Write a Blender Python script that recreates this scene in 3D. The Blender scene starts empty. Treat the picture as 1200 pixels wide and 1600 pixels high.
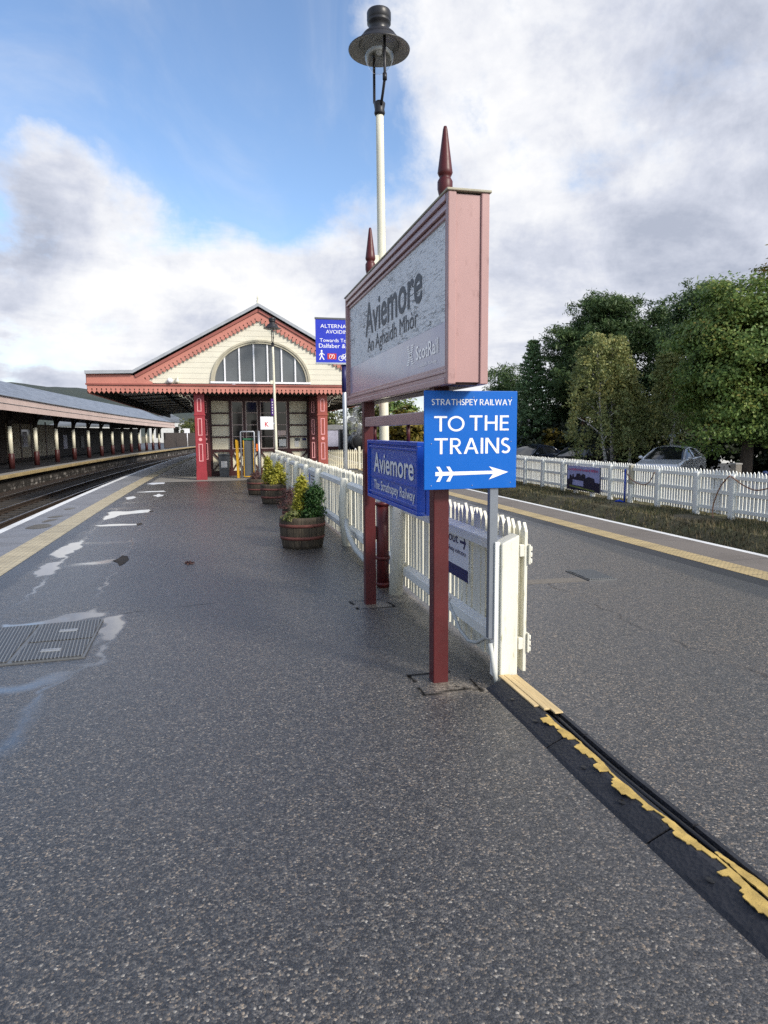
import bpy, bmesh, math, random
import numpy as np
from mathutils import Vector, Matrix
PI = math.pi
rad = math.radians
random.seed(7)
rng = np.random.default_rng(11)
scene = bpy.context.scene
COL = scene.collection
ORG = {}

# ------------------------------------------------------------------ objects
def tag(o, label=None, cat=None, group=None, kind=None):
    if label: o['label'] = label
    if cat: o['category'] = cat
    if group: o['group'] = group
    if kind: o['kind'] = kind
    return o

def thing(name, label, cat, loc=(0, 0, 0), group=None):
    o = bpy.data.objects.new(name, None)
    COL.objects.link(o)
    o.location = loc
    o.empty_display_size = .2
    ORG[o.name] = Vector(loc)
    return tag(o, label, cat, group)

def link_mesh(name, me, mat, parent=None, loc=(0, 0, 0)):
    o = bpy.data.objects.new(name, me)
    COL.objects.link(o)
    for m in (mat if isinstance(mat, (list, tuple)) else [mat]):
        if m: me.materials.append(m)
    if parent is not None:
        o.parent = parent
        ORG[o.name] = ORG[parent.name]
        off = ORG[parent.name]
    else:
        o.location = loc
        ORG[o.name] = Vector(loc)
        off = Vector(loc)
    if off.length > 0:
        me.transform(Matrix.Translation(-off))
    return o

def copy_tree(o, parent=None):
    c = o.copy()
    COL.objects.link(c)
    if parent is not None: c.parent = parent
    ORG[c.name] = ORG.get(o.name, Vector((0, 0, 0)))
    for ch in list(o.children):
        if ch.name in COL.objects and ch is not c:
            copy_tree(ch, c)
    return c

class MB:
    """collects simple shapes in world coordinates and links them as one mesh"""
    def __init__(s):
        s.v = []; s.f = []; s.s = []
    def add(s, vs, fs, smooth=False):
        b = len(s.v)
        s.v += [tuple(p) for p in vs]
        for f in fs:
            s.f.append(tuple(i + b for i in f)); s.s.append(smooth)
        return s
    def box(s, x0, x1, y0, y1, z0, z1):
        v = [(x, y, z) for z in (z0, z1) for y in (y0, y1) for x in (x0, x1)]
        return s.add(v, [(0, 2, 3, 1), (4, 5, 7, 6), (0, 1, 5, 4), (1, 3, 7, 5), (3, 2, 6, 7), (2, 0, 4, 6)])
    def beam(s, p, q, w, h, up=(0, 0, 1)):
        p = Vector(p); q = Vector(q); d = (q - p).normalized(); u = Vector(up)
        a = d.cross(u)
        if a.length < 1e-4: a = d.cross(Vector((1, 0, 0)))
        a.normalize(); b = a.cross(d).normalized()
        v = []
        for c in (p, q):
            for i, j in ((-1, -1), (1, -1), (1, 1), (-1, 1)):
                v.append(c + a * (i * w / 2) + b * (j * h / 2))
        return s.add(v, [(0, 1, 2, 3)[::-1], (4, 5, 6, 7), (0, 1, 5, 4), (1, 2, 6, 5), (2, 3, 7, 6), (3, 0, 4, 7)])
    def tube(s, pts, r, n=10, cap=True, closed=False):
        pts = [Vector(p) for p in pts]; N = len(pts)
        rs = r if isinstance(r, (list, tuple)) else [r] * N
        vs = []; prev = None
        for i, p in enumerate(pts):
            if closed: d = pts[(i + 1) % N] - pts[i - 1]
            else: d = pts[min(i + 1, N - 1)] - pts[max(i - 1, 0)]
            d.normalize()
            if prev is None:
                a = d.orthogonal().normalized()
            else:
                a = prev - d * prev.dot(d)
                a = a.normalized() if a.length > 1e-5 else d.orthogonal().normalized()
            prev = a; b = d.cross(a)
            for k in range(n):
                t = 2 * PI * k / n
                vs.append(p + a * (rs[i] * math.cos(t)) + b * (rs[i] * math.sin(t)))
        fs = []
        for i in range(N if closed else N - 1):
            j = (i + 1) % N
            for k in range(n):
                fs.append((i * n + k, i * n + (k + 1) % n, j * n + (k + 1) % n, j * n + k))
        s.add(vs, fs, True)
        if cap and not closed:
            b = len(s.v) - len(vs)
            s.f.append(tuple(b + k for k in range(n))[::-1]); s.s.append(False)
            s.f.append(tuple(b + (N - 1) * n + k for k in range(n))); s.s.append(False)
        return s
    def lathe(s, prof, c=(0, 0, 0), n=24, smooth=True):
        vs = []; fs = []
        for r, z in prof:
            for k in range(n):
                t = 2 * PI * k / n
                vs.append((c[0] + r * math.cos(t), c[1] + r * math.sin(t), c[2] + z))
        for i in range(len(prof) - 1):
            for k in range(n):
                fs.append((i * n + k, i * n + (k + 1) % n, (i + 1) * n + (k + 1) % n, (i + 1) * n + k))
        return s.add(vs, fs, smooth)
    def prism(s, poly, fn, c0, c1):
        """polygon poly (a, b) swept from c0 to c1; fn(a, b, c) gives the point"""
        n = len(poly)
        vs = [fn(a, b, c0) for a, b in poly] + [fn(a, b, c1) for a, b in poly]
        fs = [tuple(range(n))[::-1], tuple(range(n, 2 * n))]
        fs += [(i, (i + 1) % n, n + (i + 1) % n, n + i) for i in range(n)]
        return s.add(vs, fs)
    def ball(s, c, r, n=12, m=8, sc=(1, 1, 1)):
        vs = []; fs = []
        for i in range(m + 1):
            t = PI * i / m
            for k in range(n):
                p = 2 * PI * k / n
                vs.append((c[0] + r * sc[0] * math.sin(t) * math.cos(p), c[1] + r * sc[1] * math.sin(t) * math.sin(p), c[2] - r * sc[2] * math.cos(t)))
        for i in range(m):
            for k in range(n):
                fs.append((i * n + k, i * n + (k + 1) % n, (i + 1) * n + (k + 1) % n, (i + 1) * n + k))
        return s.add(vs, fs, True)
    def mesh(s, name='mesh', bevel=0, fix=True):
        me = bpy.data.meshes.new(name)
        me.from_pydata(s.v, [], s.f)
        me.polygons.foreach_set('use_smooth', s.s)
        if fix:
            bm = bmesh.new(); bm.from_mesh(me)
            bmesh.ops.remove_doubles(bm, verts=bm.verts, dist=1e-5)
            bmesh.ops.dissolve_degenerate(bm, edges=bm.edges, dist=1e-6)
            bmesh.ops.recalc_face_normals(bm, faces=bm.faces)
            bm.to_mesh(me); bm.free()
        me.update()
        return me
    def build(s, name, mat, parent=None, loc=(0, 0, 0), bevel=0, seg=2, fix=True):
        o = link_mesh(name, s.mesh(name, fix=fix), mat, parent, loc)
        if bevel:
            m = o.modifiers.new('soft_edges', 'BEVEL')
            m.width = bevel; m.segments = seg; m.limit_method = 'ANGLE'; m.angle_limit = rad(40)
            m.harden_normals = False
        return o

def fnYZ(x): return lambda a, b, c: (c, a, b)
FX = lambda a, b, c: (c, a, b)      # polygon in (y, z), swept along x
FY = lambda a, b, c: (a, c, b)      # polygon in (x, z), swept along y
FZ = lambda a, b, c: (a, b, c)      # polygon in (x, y), swept along z

def sh(y):                          # the whole railway bends gently right beyond the lamp posts
    return .0009 * max(0.0, y - 15) ** 2

def structure(name, o):
    o['kind'] = 'structure'
    return o

def ribbon(name, x0, x1, y0, y1, z, mat, step=2.0, z2=None, kind='structure', parent=None):
    n = max(1, int((y1 - y0) / step)); vs = []; fs = []
    for i in range(n + 1):
        y = y0 + (y1 - y0) * i / n
        vs += [(x0 + sh(y), y, z), (x1 + sh(y), y, z if z2 is None else z2)]
        if i: fs.append((2 * i - 2, 2 * i - 1, 2 * i + 1, 2 * i))
    m = MB().add(vs, fs)
    o = m.build(name, mat, parent)
    if kind: o['kind'] = kind
    return o

def bent_bar(mb, x0, x1, z0, z1, y0, y1, step=2.0, zf=lambda y: 0.0):
    """a bar of box section that follows the bend of the line"""
    n = max(1, int((y1 - y0) / step)); vs = []; fs = []
    for i in range(n + 1):
        y = y0 + (y1 - y0) * i / n; d = sh(y); h = zf(y)
        vs += [(x0 + d, y, z0 + h), (x1 + d, y, z0 + h), (x1 + d, y, z1 + h), (x0 + d, y, z1 + h)]
        if i:
            a = 4 * i - 4
            for k in range(4):
                fs.append((a + k, a + (k + 1) % 4, a + 4 + (k + 1) % 4, a + 4 + k))
    fs += [(0, 1, 2, 3), (4 * n, 4 * n + 1, 4 * n + 2, 4 * n + 3)]
    mb.add(vs, fs)

# ------------------------------------------------------------------ lettering
def text_mesh(string, width, height, origin, xd, yd, depth=.003, align=None, bold=0.0):
    """Blender's own lettering, fitted into width x height with its lower left corner at origin"""
    cu = bpy.data.curves.new('lettering', 'FONT')
    cu.body = string; cu.size = 1; cu.offset = bold; cu.resolution_u = 4
    ob = bpy.data.objects.new('lettering_source', cu)
    COL.objects.link(ob)
    bpy.context.view_layer.update()
    dg = bpy.context.evaluated_depsgraph_get()
    me = bpy.data.meshes.new_from_object(ob.evaluated_get(dg))
    bpy.data.objects.remove(ob); bpy.data.curves.remove(cu)
    xs = [v.co.x for v in me.vertices]; ys = [v.co.y for v in me.vertices]
    x0, x1, y0, y1 = min(xs), max(xs), min(ys), max(ys)
    sx = width / (x1 - x0); sy = height / (y1 - y0)
    O = Vector(origin); X = Vector(xd); Y = Vector(yd); N = X.cross(Y)
    for v in me.vertices:
        v.co = O + X * ((v.co.x - x0) * sx) + Y * ((v.co.y - y0) * sy) + N * depth
    return me

def add_mesh(mb, me):
    mb.add([v.co[:] for v in me.vertices], [tuple(p.vertices) for p in me.polygons])
    bpy.data.meshes.remove(me)

def ring(cx, cy, r, w, a0=0, a1=2 * PI, n=36, ry=None):
    """a stroke along an arc as quads [(p, p, p, p)...]"""
    ry = r if ry is None else ry
    out = []
    for i in range(n):
        q = []
        for t, k in ((i, -1), (i, 1), (i + 1, 1), (i + 1, -1)):
            a = a0 + (a1 - a0) * t / n
            q.append((cx + (r + k * w / 2) * math.cos(a), cy + (ry + k * w / 2) * math.sin(a)))
        out.append(q)
    return out

def bar(x0, y0, x1, y1): return [[(x0, y0), (x1, y0), (x1, y1), (x0, y1)]]

def slant(xa, xb, w):               # a slanted stem from y=0 at xa to y=1 at xb, w wide
    return [[(xa, 0), (xa + w, 0), (xb + w, 1), (xb, 1)]]

def ribbon2d(pts, w):
    out = []; L = []
    for i, p in enumerate(pts):
        a = pts[max(0, i - 1)]; b = pts[min(len(pts) - 1, i + 1)]
        dx, dy = b[0] - a[0], b[1] - a[1]; l = math.hypot(dx, dy)
        nx, ny = -dy / l, dx / l
        L.append(((p[0] + nx * w / 2, p[1] + ny * w / 2), (p[0] - nx * w / 2, p[1] - ny * w / 2)))
    for a, b in zip(L, L[1:]): out.append([a[0], a[1], b[1], b[0]])
    return out

def glyph(ch):
    """humanist sans capitals, cap height 1: list of polygons and an advance width"""
    s = .15
    if ch == 'T': return [bar(0, 1 - .13, .78, 1), bar(.315, 0, .465, 1 - .13)], .78
    if ch == 'O': return [ring(.5, .5, .44, .135, n=48)], 1.0
    if ch == 'H': return [bar(0, 0, s, 1), bar(.63, 0, .78, 1), bar(s, .45, .63, .58)], .78
    if ch == 'E': return [bar(0, 0, s, 1), bar(s, .87, .55, 1), bar(s, .45, .52, .57), bar(s, 0, .55, .12)], .55
    if ch == 'L': return [bar(0, 0, s, 1), bar(s, 0, .5, .13)], .5
    if ch == 'I': return [bar(0, 0, s, 1)], s
    if ch in 'RP':
        o = [bar(0, 0, s, 1), bar(s, .88, .34, 1), bar(s, .43, .34, .55), ring(.34, .715, .225, .12, -PI / 2, PI / 2, 20)]
        if ch == 'R': o.append([[(.26, .43), (.41, .43), (.70, 0), (.52, 0)]])
        return o, (.68 if ch == 'R' else .6)
    if ch == 'A': return [slant(0, .36, .16), [[(.72, 0), (.88, 0), (.52, 1), (.40, 1)]], [[(.22, .28), (.66, .28), (.62, .40), (.26, .40)]]], .88
    if ch == 'N': return [bar(0, 0, s, 1), bar(.68, 0, .83, 1), [[(.0, 1), (.17, 1), (.83, 0), (.67, 0)]]], .83
    if ch == 'Y': return [bar(.29, 0, .44, .47), [[(.29, .45), (.44, .45), (.17, 1), (0, 1)]], [[(.29, .45), (.44, .45), (.73, 1), (.57, 1)]]], .73
    if ch == 'W': return [[[(.24, 0), (.36, 0), (.15, 1), (0, 1)]], [[(.24, 0), (.36, 0), (.66, 1), (.54, 1)]], [[(.84, 0), (.96, 0), (.66, 1), (.54, 1)]], [[(.84, 0), (.96, 0), (1.2, 1), (1.06, 1)]]], 1.2
    if ch == 'S':
        pts = []
        for i in range(15):
            a = rad(40) + (rad(265) - rad(40)) * i / 14
            pts.append((.27 + .205 * math.cos(a), .735 + .2 * math.sin(a)))
        for i in range(1, 16):
            a = rad(80) - (rad(80) + rad(145)) * i / 15
            pts.append((.26 + .225 * math.cos(a), .275 + .21 * math.sin(a)))
        return [ribbon2d(pts, .14)], .53
    return [], .3

def gill(mb, string, cap, origin, xd, yd, width, depth=.002, gap=.13):
    """string in the capitals above, stretched to width"""
    x = 0; parts = []
    for ch in string:
        if ch == ' ': x += .30; continue
        gl, w = glyph(ch)
        for k, polys in enumerate(gl):
            for p in polys: parts.append(([(a + x, b) for a, b in p], k))
        x += w + gap
    tot = x - gap; sx = width / tot
    O = Vector(origin); X = Vector(xd); Y = Vector(yd); N = X.cross(Y)
    for p, k in parts:
        mb.add([O + X * (a * sx) + Y * (b * cap) + N * (depth + k * .0003) for a, b in p], [tuple(range(len(p)))])

# ------------------------------------------------------------------ materials
class NT:
    def __init__(s, name):
        s.m = bpy.data.materials.new(name); s.m.use_nodes = True
        s.t = s.m.node_tree; s.n = s.t.nodes; s.l = s.t.links
        s.b = s.n['Principled BSDF']
        s.out = s.n['Material Output']
    def node(s, typ, **kw):
        n = s.n.new(typ)
        for k, v in kw.items(): setattr(n, k, v)
        return n
    def put(s, sock, v):
        if isinstance(v, bpy.types.NodeSocket): s.l.new(v, sock)
        elif isinstance(v, (tuple, list)) and len(v) == 3 and sock.type == 'RGBA': sock.default_value = (*v, 1)
        else: sock.default_value = v
    def coord(s, kind='Object', scale=(1, 1, 1), loc=(0, 0, 0)):
        c = s.node('ShaderNodeTexCoord'); m = s.node('ShaderNodeMapping')
        s.l.new(c.outputs[kind], m.inputs[0]); m.inputs['Scale'].default_value = scale; m.inputs['Location'].default_value = loc
        return m.outputs[0]
    def noise(s, vec, scale, detail=4, rough=.55, dist=0):
        n = s.node('ShaderNodeTexNoise'); s.l.new(vec, n.inputs['Vector'])
        n.inputs['Scale'].default_value = scale; n.inputs['Detail'].default_value = detail
        n.inputs['Roughness'].default_value = rough; n.inputs['Distortion'].default_value = dist
        return n.outputs['Fac']
    def vor(s, vec, scale, out='Distance', feature='F1'):
        n = s.node('ShaderNodeTexVoronoi', feature=feature); s.l.new(vec, n.inputs['Vector']); n.inputs['Scale'].default_value = scale
        return n.outputs[out]
    def math(s, op, a, b=None, c=None, clamp=False):
        n = s.node('ShaderNodeMath', operation=op); n.use_clamp = clamp
        s.put(n.inputs[0], a)
        if b is not None: s.put(n.inputs[1], b)
        if c is not None: s.put(n.inputs[2], c)
        return n.outputs[0]
    def ramp(s, fac, stops, interp='LINEAR'):
        n = s.node('ShaderNodeValToRGB'); s.l.new(fac, n.inputs[0]); r = n.color_ramp; r.interpolation = interp
        while len(r.elements) < len(stops): r.elements.new(.5)
        for e, (p, c) in zip(r.elements, stops):
            e.position = p
            e.color = (c, c, c, 1) if isinstance(c, (int, float)) else (*c, 1)
        return n.outputs[0]
    def step(s, v, a, b):
        n = s.node('ShaderNodeMapRange', interpolation_type='SMOOTHSTEP'); s.put(n.inputs[0], v)
        n.inputs[1].default_value = a; n.inputs[2].default_value = b
        return n.outputs[0]
    def mix(s, fac, a, b, mode='MIX'):
        n = s.node('ShaderNodeMix', data_type='RGBA', blend_type=mode)
        s.put(n.inputs[0], fac); s.put(n.inputs[6], a); s.put(n.inputs[7], b)
        return n.outputs[2]
    def sep(s, vec):
        n = s.node('ShaderNodeSeparateXYZ'); s.l.new(vec, n.inputs[0]); return n.outputs
    def bump(s, h, strength=.3, dist=.01, base=None):
        n = s.node('ShaderNodeBump'); s.put(n.inputs['Height'], h); s.put(n.inputs['Strength'], strength); n.inputs['Distance'].default_value = dist
        if base is not None: s.l.new(base, n.inputs['Normal'])
        return n.outputs[0]
    def set(s, **kw):
        for k, v in kw.items(): s.put(s.b.inputs[k.replace('_', ' ')], v)
        return s.m

def paint(name, col, rough=.45, var=.16, dirt=(.10, .08, .05), dirty=.25, scale=3.0, bump=.12, spec=.4, stretch=(1, 1, 1), coat=0.0, metal=0.0):
    t = NT(name); c = t.coord('Object', stretch)
    n1 = t.noise(c, scale, 5); n2 = t.noise(c, scale * 9, 4, .65)
    dark = tuple(x * (1 - var) for x in col); lite = tuple(min(1, x * (1 + var * .6)) for x in col)
    base = t.ramp(n1, [(.3, dark), (.7, lite)])
    d = t.math('MULTIPLY', t.step(n2, .56, .74), dirty)
    base = t.mix(d, base, dirt)
    r = t.math('MULTIPLY_ADD', n2, .25, rough - .12)
    b = t.bump(n2, bump, .004)
    return t.set(Base_Color=base, Roughness=r, Normal=b, Specular_IOR_Level=spec, Coat_Weight=coat, Metallic=metal)

def wood(name, col, rough=.7, axis='Z', var=.35, bump=.35, scale=6, dirt=(.04, .03, .02), dirty=.4):
    t = NT(name); st = {'X': (.08, 1, 1), 'Y': (1, .08, 1), 'Z': (1, 1, .08)}[axis]
    c = t.coord('Object', st); n = t.noise(c, scale * 6, 6, .6, .4); n1 = t.noise(t.coord('Object'), scale * .5, 3)
    base = t.ramp(n, [(.28, tuple(x * (1 - var) for x in col)), (.72, tuple(min(1, x * (1 + var * .5)) for x in col))])
    base = t.mix(t.math('MULTIPLY', t.step(n1, .5, .75), dirty), base, dirt)
    return t.set(Base_Color=base, Roughness=rough, Normal=t.bump(n, bump, .004), Specular_IOR_Level=.3)

M = {}
def make_materials():
    # asphalt with wetness carried on the mesh
    t = NT('asphalt'); c = t.coord('Object')
    chip = t.node('ShaderNodeTexVoronoi'); t.l.new(c, chip.inputs['Vector']); chip.inputs['Scale'].default_value = 122
    rnd = t.sep(chip.outputs['Color'])
    col = t.ramp(rnd[0], [(0, (.009, .009, .0092)), (.40, (.030, .029, .029)), (.70, (.070, .066, .061)), (.87, (.118, .104, .088)), (.955, (.19, .145, .10)), (1, (.30, .275, .235))])
    big = t.noise(c, .8, 5, .6); mid = t.noise(c, 5, 4, .6)
    col = t.mix(t.math('MULTIPLY', t.step(big, .35, .7), .35), col, (.048, .047, .049))
    col = t.mix(t.math('MULTIPLY', t.step(mid, .5, .75), .22), col, (.020, .020, .022))
    wet = t.node('ShaderNodeAttribute', attribute_name='wet').outputs['Fac']
    tone = t.node('ShaderNodeAttribute', attribute_name='tone').outputs['Fac']
    col = t.mix(tone, col, (.016, .017, .021))
    pale = t.node('ShaderNodeAttribute', attribute_name='pale').outputs['Fac']
    col = t.mix(t.math('MULTIPLY', pale, t.step(t.noise(c, 40, 3), .25, .6)), col, (.27, .235, .185))
    fill = t.step(wet, .42, .92); damp = t.step(wet, .02, .6)
    col = t.mix(t.math('MULTIPLY', damp, .55), col, (.010, .010, .012))
    rough = t.mix(damp, t.math('MULTIPLY_ADD', rnd[1], .14, .31), (.20, .20, .20))
    rough = t.mix(fill, rough, (.015, .015, .015))
    fine = t.noise(c, 260, 2)
    h = t.math('ADD', t.math('MULTIPLY', chip.outputs['Distance'], -90.0), t.math('MULTIPLY', rnd[2], .7))
    h = t.math('ADD', h, t.math('MULTIPLY', fine, .5))
    hs = t.math('MULTIPLY_ADD', damp, -.20, .27)
    hs = t.math('MULTIPLY', hs, t.math('SUBTRACT', 1.0, fill))
    grain = t.noise(c, 46, 3, .75); grain2 = t.noise(c, 14, 3, .7)
    gv = t.math('ADD', t.math('MULTIPLY', t.step(grain, .34, .66), 1.1), t.math('MULTIPLY', t.step(grain2, .35, .65), .5))
    gm = t.node('ShaderNodeCombineXYZ'); [t.l.new(t.math('MULTIPLY_ADD', gv, .80, .42), gm.inputs[q]) for q in range(3)]
    col = t.mix(1.0, col, gm.outputs[0], 'MULTIPLY')
    gum = t.node('ShaderNodeTexVoronoi'); t.l.new(c, gum.inputs['Vector']); gum.inputs['Scale'].default_value = 2.1
    gs = t.sep(gum.outputs['Color'])
    spot = t.math('MULTIPLY', t.math('SUBTRACT', 1.0, t.step(gum.outputs['Distance'], .018, .034)), t.math('GREATER_THAN', gs[0], .62))
    col = t.mix(t.math('MULTIPLY', spot, .8), col, t.mix(t.math('GREATER_THAN', gs[1], .5), (.012, .012, .012), (.13, .125, .115)))
    warm = t.node('ShaderNodeAttribute', attribute_name='warm').outputs['Fac']
    col = t.mix(t.math('MULTIPLY', warm, .55), col, t.mix(1.0, col, (1.55, 1.38, 1.2), 'MULTIPLY'))
    crack = t.node('ShaderNodeAttribute', attribute_name='crack').outputs['Fac']
    col = t.mix(crack, col, (.004, .004, .004)); rough = t.mix(crack, rough, (.9, .9, .9))
    M['asphalt'] = t.set(Base_Color=col, Roughness=rough, Normal=t.bump(h, hs, .0028), Specular_IOR_Level=t.math('MULTIPLY', t.math('MULTIPLY_ADD', fill, .2, .8), t.math('SUBTRACT', 1.0, crack)), Coat_Weight=t.math('MULTIPLY', t.math('MULTIPLY_ADD', fill, .60, .40), t.math('SUBTRACT', 1.0, crack)), Coat_Roughness=t.math('MULTIPLY_ADD', fill, -.35, .37))

    def gritty(name, col, scale=90, rough=.75, var=.35, lines=None, bump=.3):
        t = NT(name); c = t.coord('Object')
        n = t.noise(c, scale, 3, .6); b = t.noise(c, 1.3, 5, .6)
        base = t.ramp(n, [(.3, tuple(x * (1 - var) for x in col)), (.7, tuple(x * (1 + var * .6) for x in col))])
        base = t.mix(t.math('MULTIPLY', t.step(b, .42, .7), .45), base, tuple(x * .55 for x in col))
        h = n
        if lines:
            y = t.sep(c)[1]; fr = t.math('FRACT', t.math('DIVIDE', y, lines))
            ln = t.math('LESS_THAN', fr, .012 / lines)
            base = t.mix(ln, base, (.02, .02, .02))
        rr = t.math('MULTIPLY_ADD', b, .5, rough - .3)
        M[name] = t.set(Base_Color=base, Roughness=rr, Normal=t.bump(h, bump, .004))
    gritty('coping_slab', (.20, .20, .21), 60, .55, lines=.75)
    gritty('buff_slab', (.175, .150, .128), 70, .8, lines=1.8)
    gritty('concrete', (.27, .255, .23), 50, .8)
    gritty('concrete_patch', (.17, .15, .125), 40, .85)
    gritty('edge_white', (.78, .78, .76), 40, .6, .12)
    gritty('dark_asphalt', (.020, .021, .026), 120, .50, .5)
    gritty('car_park', (.06, .06, .06), 100, .8)
    gritty('soil', (.035, .026, .018), 40, .95)
    # tactile paving: blisters in rows, joints every 0.4 m
    def tactile(name, col):
        t = NT(name); c = t.coord('Object'); s = t.sep(c)
        a = t.math('SUBTRACT', t.math('FRACT', t.math('MULTIPLY', s[0], 15.0)), .5)
        b = t.math('SUBTRACT', t.math('FRACT', t.math('MULTIPLY', s[1], 15.0)), .5)
        d = t.math('SQRT', t.math('ADD', t.math('MULTIPLY', a, a), t.math('MULTIPLY', b, b)))
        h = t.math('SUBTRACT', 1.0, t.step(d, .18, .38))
        j = t.math('LESS_THAN', t.math('FRACT', t.math('MULTIPLY', s[1], 2.5)), .03)
        n = t.noise(c, 2.2, 5, .65); g = t.noise(c, 60, 3)
        base = t.ramp(n, [(.3, tuple(x * .62 for x in col)), (.7, col)])
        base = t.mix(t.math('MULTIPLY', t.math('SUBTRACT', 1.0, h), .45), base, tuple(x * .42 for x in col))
        base = t.mix(t.math('MULTIPLY', g, .25), base, (.12, .09, .05))
        base = t.mix(j, base, (.05, .04, .03))
        M[name] = t.set(Base_Color=base, Roughness=.6, Normal=t.bump(h, .6, .006))
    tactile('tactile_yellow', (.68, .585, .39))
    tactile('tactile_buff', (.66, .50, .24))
    # ballast
    t = NT('ballast'); c = t.coord('Object'); v = t.node('ShaderNodeTexVoronoi'); t.l.new(c, v.inputs['Vector']); v.inputs['Scale'].default_value = 16
    r = t.sep(v.outputs['Color'])
    base = t.ramp(r[0], [(0, (.008, .007, .006)), (.6, (.026, .021, .017)), (1, (.07, .058, .045))])
    M['ballast'] = t.set(Base_Color=base, Roughness=.85, Normal=t.bump(t.math('MULTIPLY', v.outputs['Distance'], -8.0), .8, .05))
    t = NT('brown_ballast'); c = t.coord('Object'); v = t.node('ShaderNodeTexVoronoi'); t.l.new(c, v.inputs['Vector']); v.inputs['Scale'].default_value = 16
    r = t.sep(v.outputs['Color'])
    base = t.ramp(r[0], [(0, (.03, .018, .010)), (.6, (.07, .042, .025)), (1, (.12, .08, .055))])
    M['brown_ballast'] = t.set(Base_Color=base, Roughness=.9, Normal=t.bump(t.math('MULTIPLY', v.outputs['Distance'], -8.0), .8, .05))
    M['rail'] = paint('rail_steel', (.10, .075, .06), .5, metal=.6)
    M['rail_head'] = paint('rail_head', (.5, .48, .46), .28, .1, metal=.9, dirty=.1)
    M['sleeper'] = paint('sleeper', (.05, .043, .036), .9)
    # platform wall, rough stones
    t = NT('stone_wall'); c = t.coord('Object', (1, 1, 1)); s = t.sep(c)
    cmb = t.node('ShaderNodeCombineXYZ'); t.l.new(s[1], cmb.inputs[0]); t.l.new(s[2], cmb.inputs[1])
    br = t.node('ShaderNodeTexBrick'); t.l.new(cmb.outputs[0], br.inputs['Vector'])
    br.inputs['Scale'].default_value = 1; br.inputs['Brick Width'].default_value = .42; br.inputs['Row Height'].default_value = .2; br.inputs['Mortar Size'].default_value = .02
    br.inputs['Color1'].default_value = (.03, .026, .022, 1); br.inputs['Color2'].default_value = (.42, .39, .36, 1); br.inputs['Mortar'].default_value = (.012, .011, .01, 1)
    n = t.noise(c, 1.7, 5, .7)
    M['stone_wall'] = t.set(Base_Color=t.mix(t.math('MULTIPLY', t.step(n, .47, .60), t.math('SUBTRACT', 1.0, t.step(s[2], -.75, -.5))), (.020, .017, .014), br.outputs['Color']), Roughness=.9, Normal=t.bump(n, .5, .03))
    # grass
    t = NT('grass_blade'); g = t.node('ShaderNodeNewGeometry'); n = t.noise(t.coord('Object'), .7, 4, .6)
    base = t.ramp(g.outputs['Random Per Island'], [(0, (.045, .055, .018)), (.5, (.095, .098, .036)), (.8, (.17, .135, .065)), (1, (.27, .21, .11))])
    base = t.mix(t.math('MULTIPLY', t.step(n, .45, .65), .7), base, (.045, .032, .018))
    M['grass'] = t.set(Base_Color=base, Roughness=.7)
    t = NT('turf'); c = t.coord('Object'); n = t.noise(c, .8, 5, .65); n2 = t.noise(c, 25, 4, .7)
    base = t.ramp(n, [(.35, (.115, .092, .055)), (.6, (.095, .092, .040))])
    base = t.mix(t.math('MULTIPLY', t.step(n2, .5, .7), .5), base, (.02, .017, .011))
    M['turf'] = t.set(Base_Color=base, Roughness=.95, Normal=t.bump(n2, .8, .03))
    t = NT('hill_forest'); c = t.coord('Object'); n = t.noise(c, .03, 6, .7); n2 = t.noise(c, .25, 3, .7)
    base = t.ramp(n, [(.35, (.035, .050, .045)), (.65, (.060, .070, .055))])
    M['hill'] = t.set(Base_Color=t.mix(t.math('MULTIPLY', n2, .5), base, (.03, .042, .040)), Roughness=1, Normal=t.bump(n2, 1, 3))
    # paints
    M['maroon'] = paint('maroon_paint', (.085, .012, .013), .42, .2, (.06, .02, .02), .3, 4)
    M['maroon_dark'] = paint('dark_maroon_paint', (.050, .012, .012), .45, .2)
    M['red_pillar'] = paint('bright_red_paint', (.30, .030, .040), .45, .15, (.12, .03, .03), .25)
    M['red_faded'] = paint('faded_red_paint', (.31, .070, .050), .5, .18, (.12, .05, .04), .3)
    M['pink_line'] = paint('pink_lining', (.72, .33, .33), .5, .1)
    M['pink_sign'] = paint('weathered_pink_paint', (.42, .25, .235), .42, .14, (.22, .11, .10), .45, 2.5, stretch=(1, 1, .4))
    M['mauve_sign'] = paint('mauve_pink_paint', (.44, .27, .27), .26, .14, (.20, .11, .12), .3, 3)
    M['salmon'] = paint('salmon_fascia_paint', (.50, .195, .150), .55, .16, (.22, .09, .07), .35, 1.6)
    M['salmon_dark'] = paint('salmon_moulding_paint', (.30, .095, .075), .5, .2, (.14, .05, .04), .3, 1.6)
    M['pale_salmon'] = paint('pale_salmon_paint', (.62, .48, .43), .5, .12, (.25, .16, .13), .3, .8)
    M['cream'] = paint('cream_paint', (.72, .69, .55), .45, .10, (.33, .28, .17), .3, 2.5)
    M['cream_panel'] = paint('cream_panel_paint', (.76, .71, .54), .5, .1, (.3, .26, .17), .3, 2)
    M['fence_cream'] = paint('cream_fence_paint', (.76, .735, .62), .45, .12, (.34, .31, .13), .60, 5, .25, stretch=(1, 1, .16))
    M['fence_white'] = paint('white_fence_paint', (.82, .82, .76), .5, .08, (.35, .34, .25), .25, 3, .2, stretch=(1, 1, .3))
    M['fence_grey'] = paint('weathered_fence', (.42, .39, .30), .8, .2, (.15, .14, .1), .5, 5, .3, stretch=(1, 1, .2))
    M['black'] = paint('black_paint', (.022, .022, .026), .38, .25, (.06, .055, .05), .2)
    M['dark_grey'] = paint('dark_grey_metal', (.10, .105, .11), .4, .2)
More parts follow.
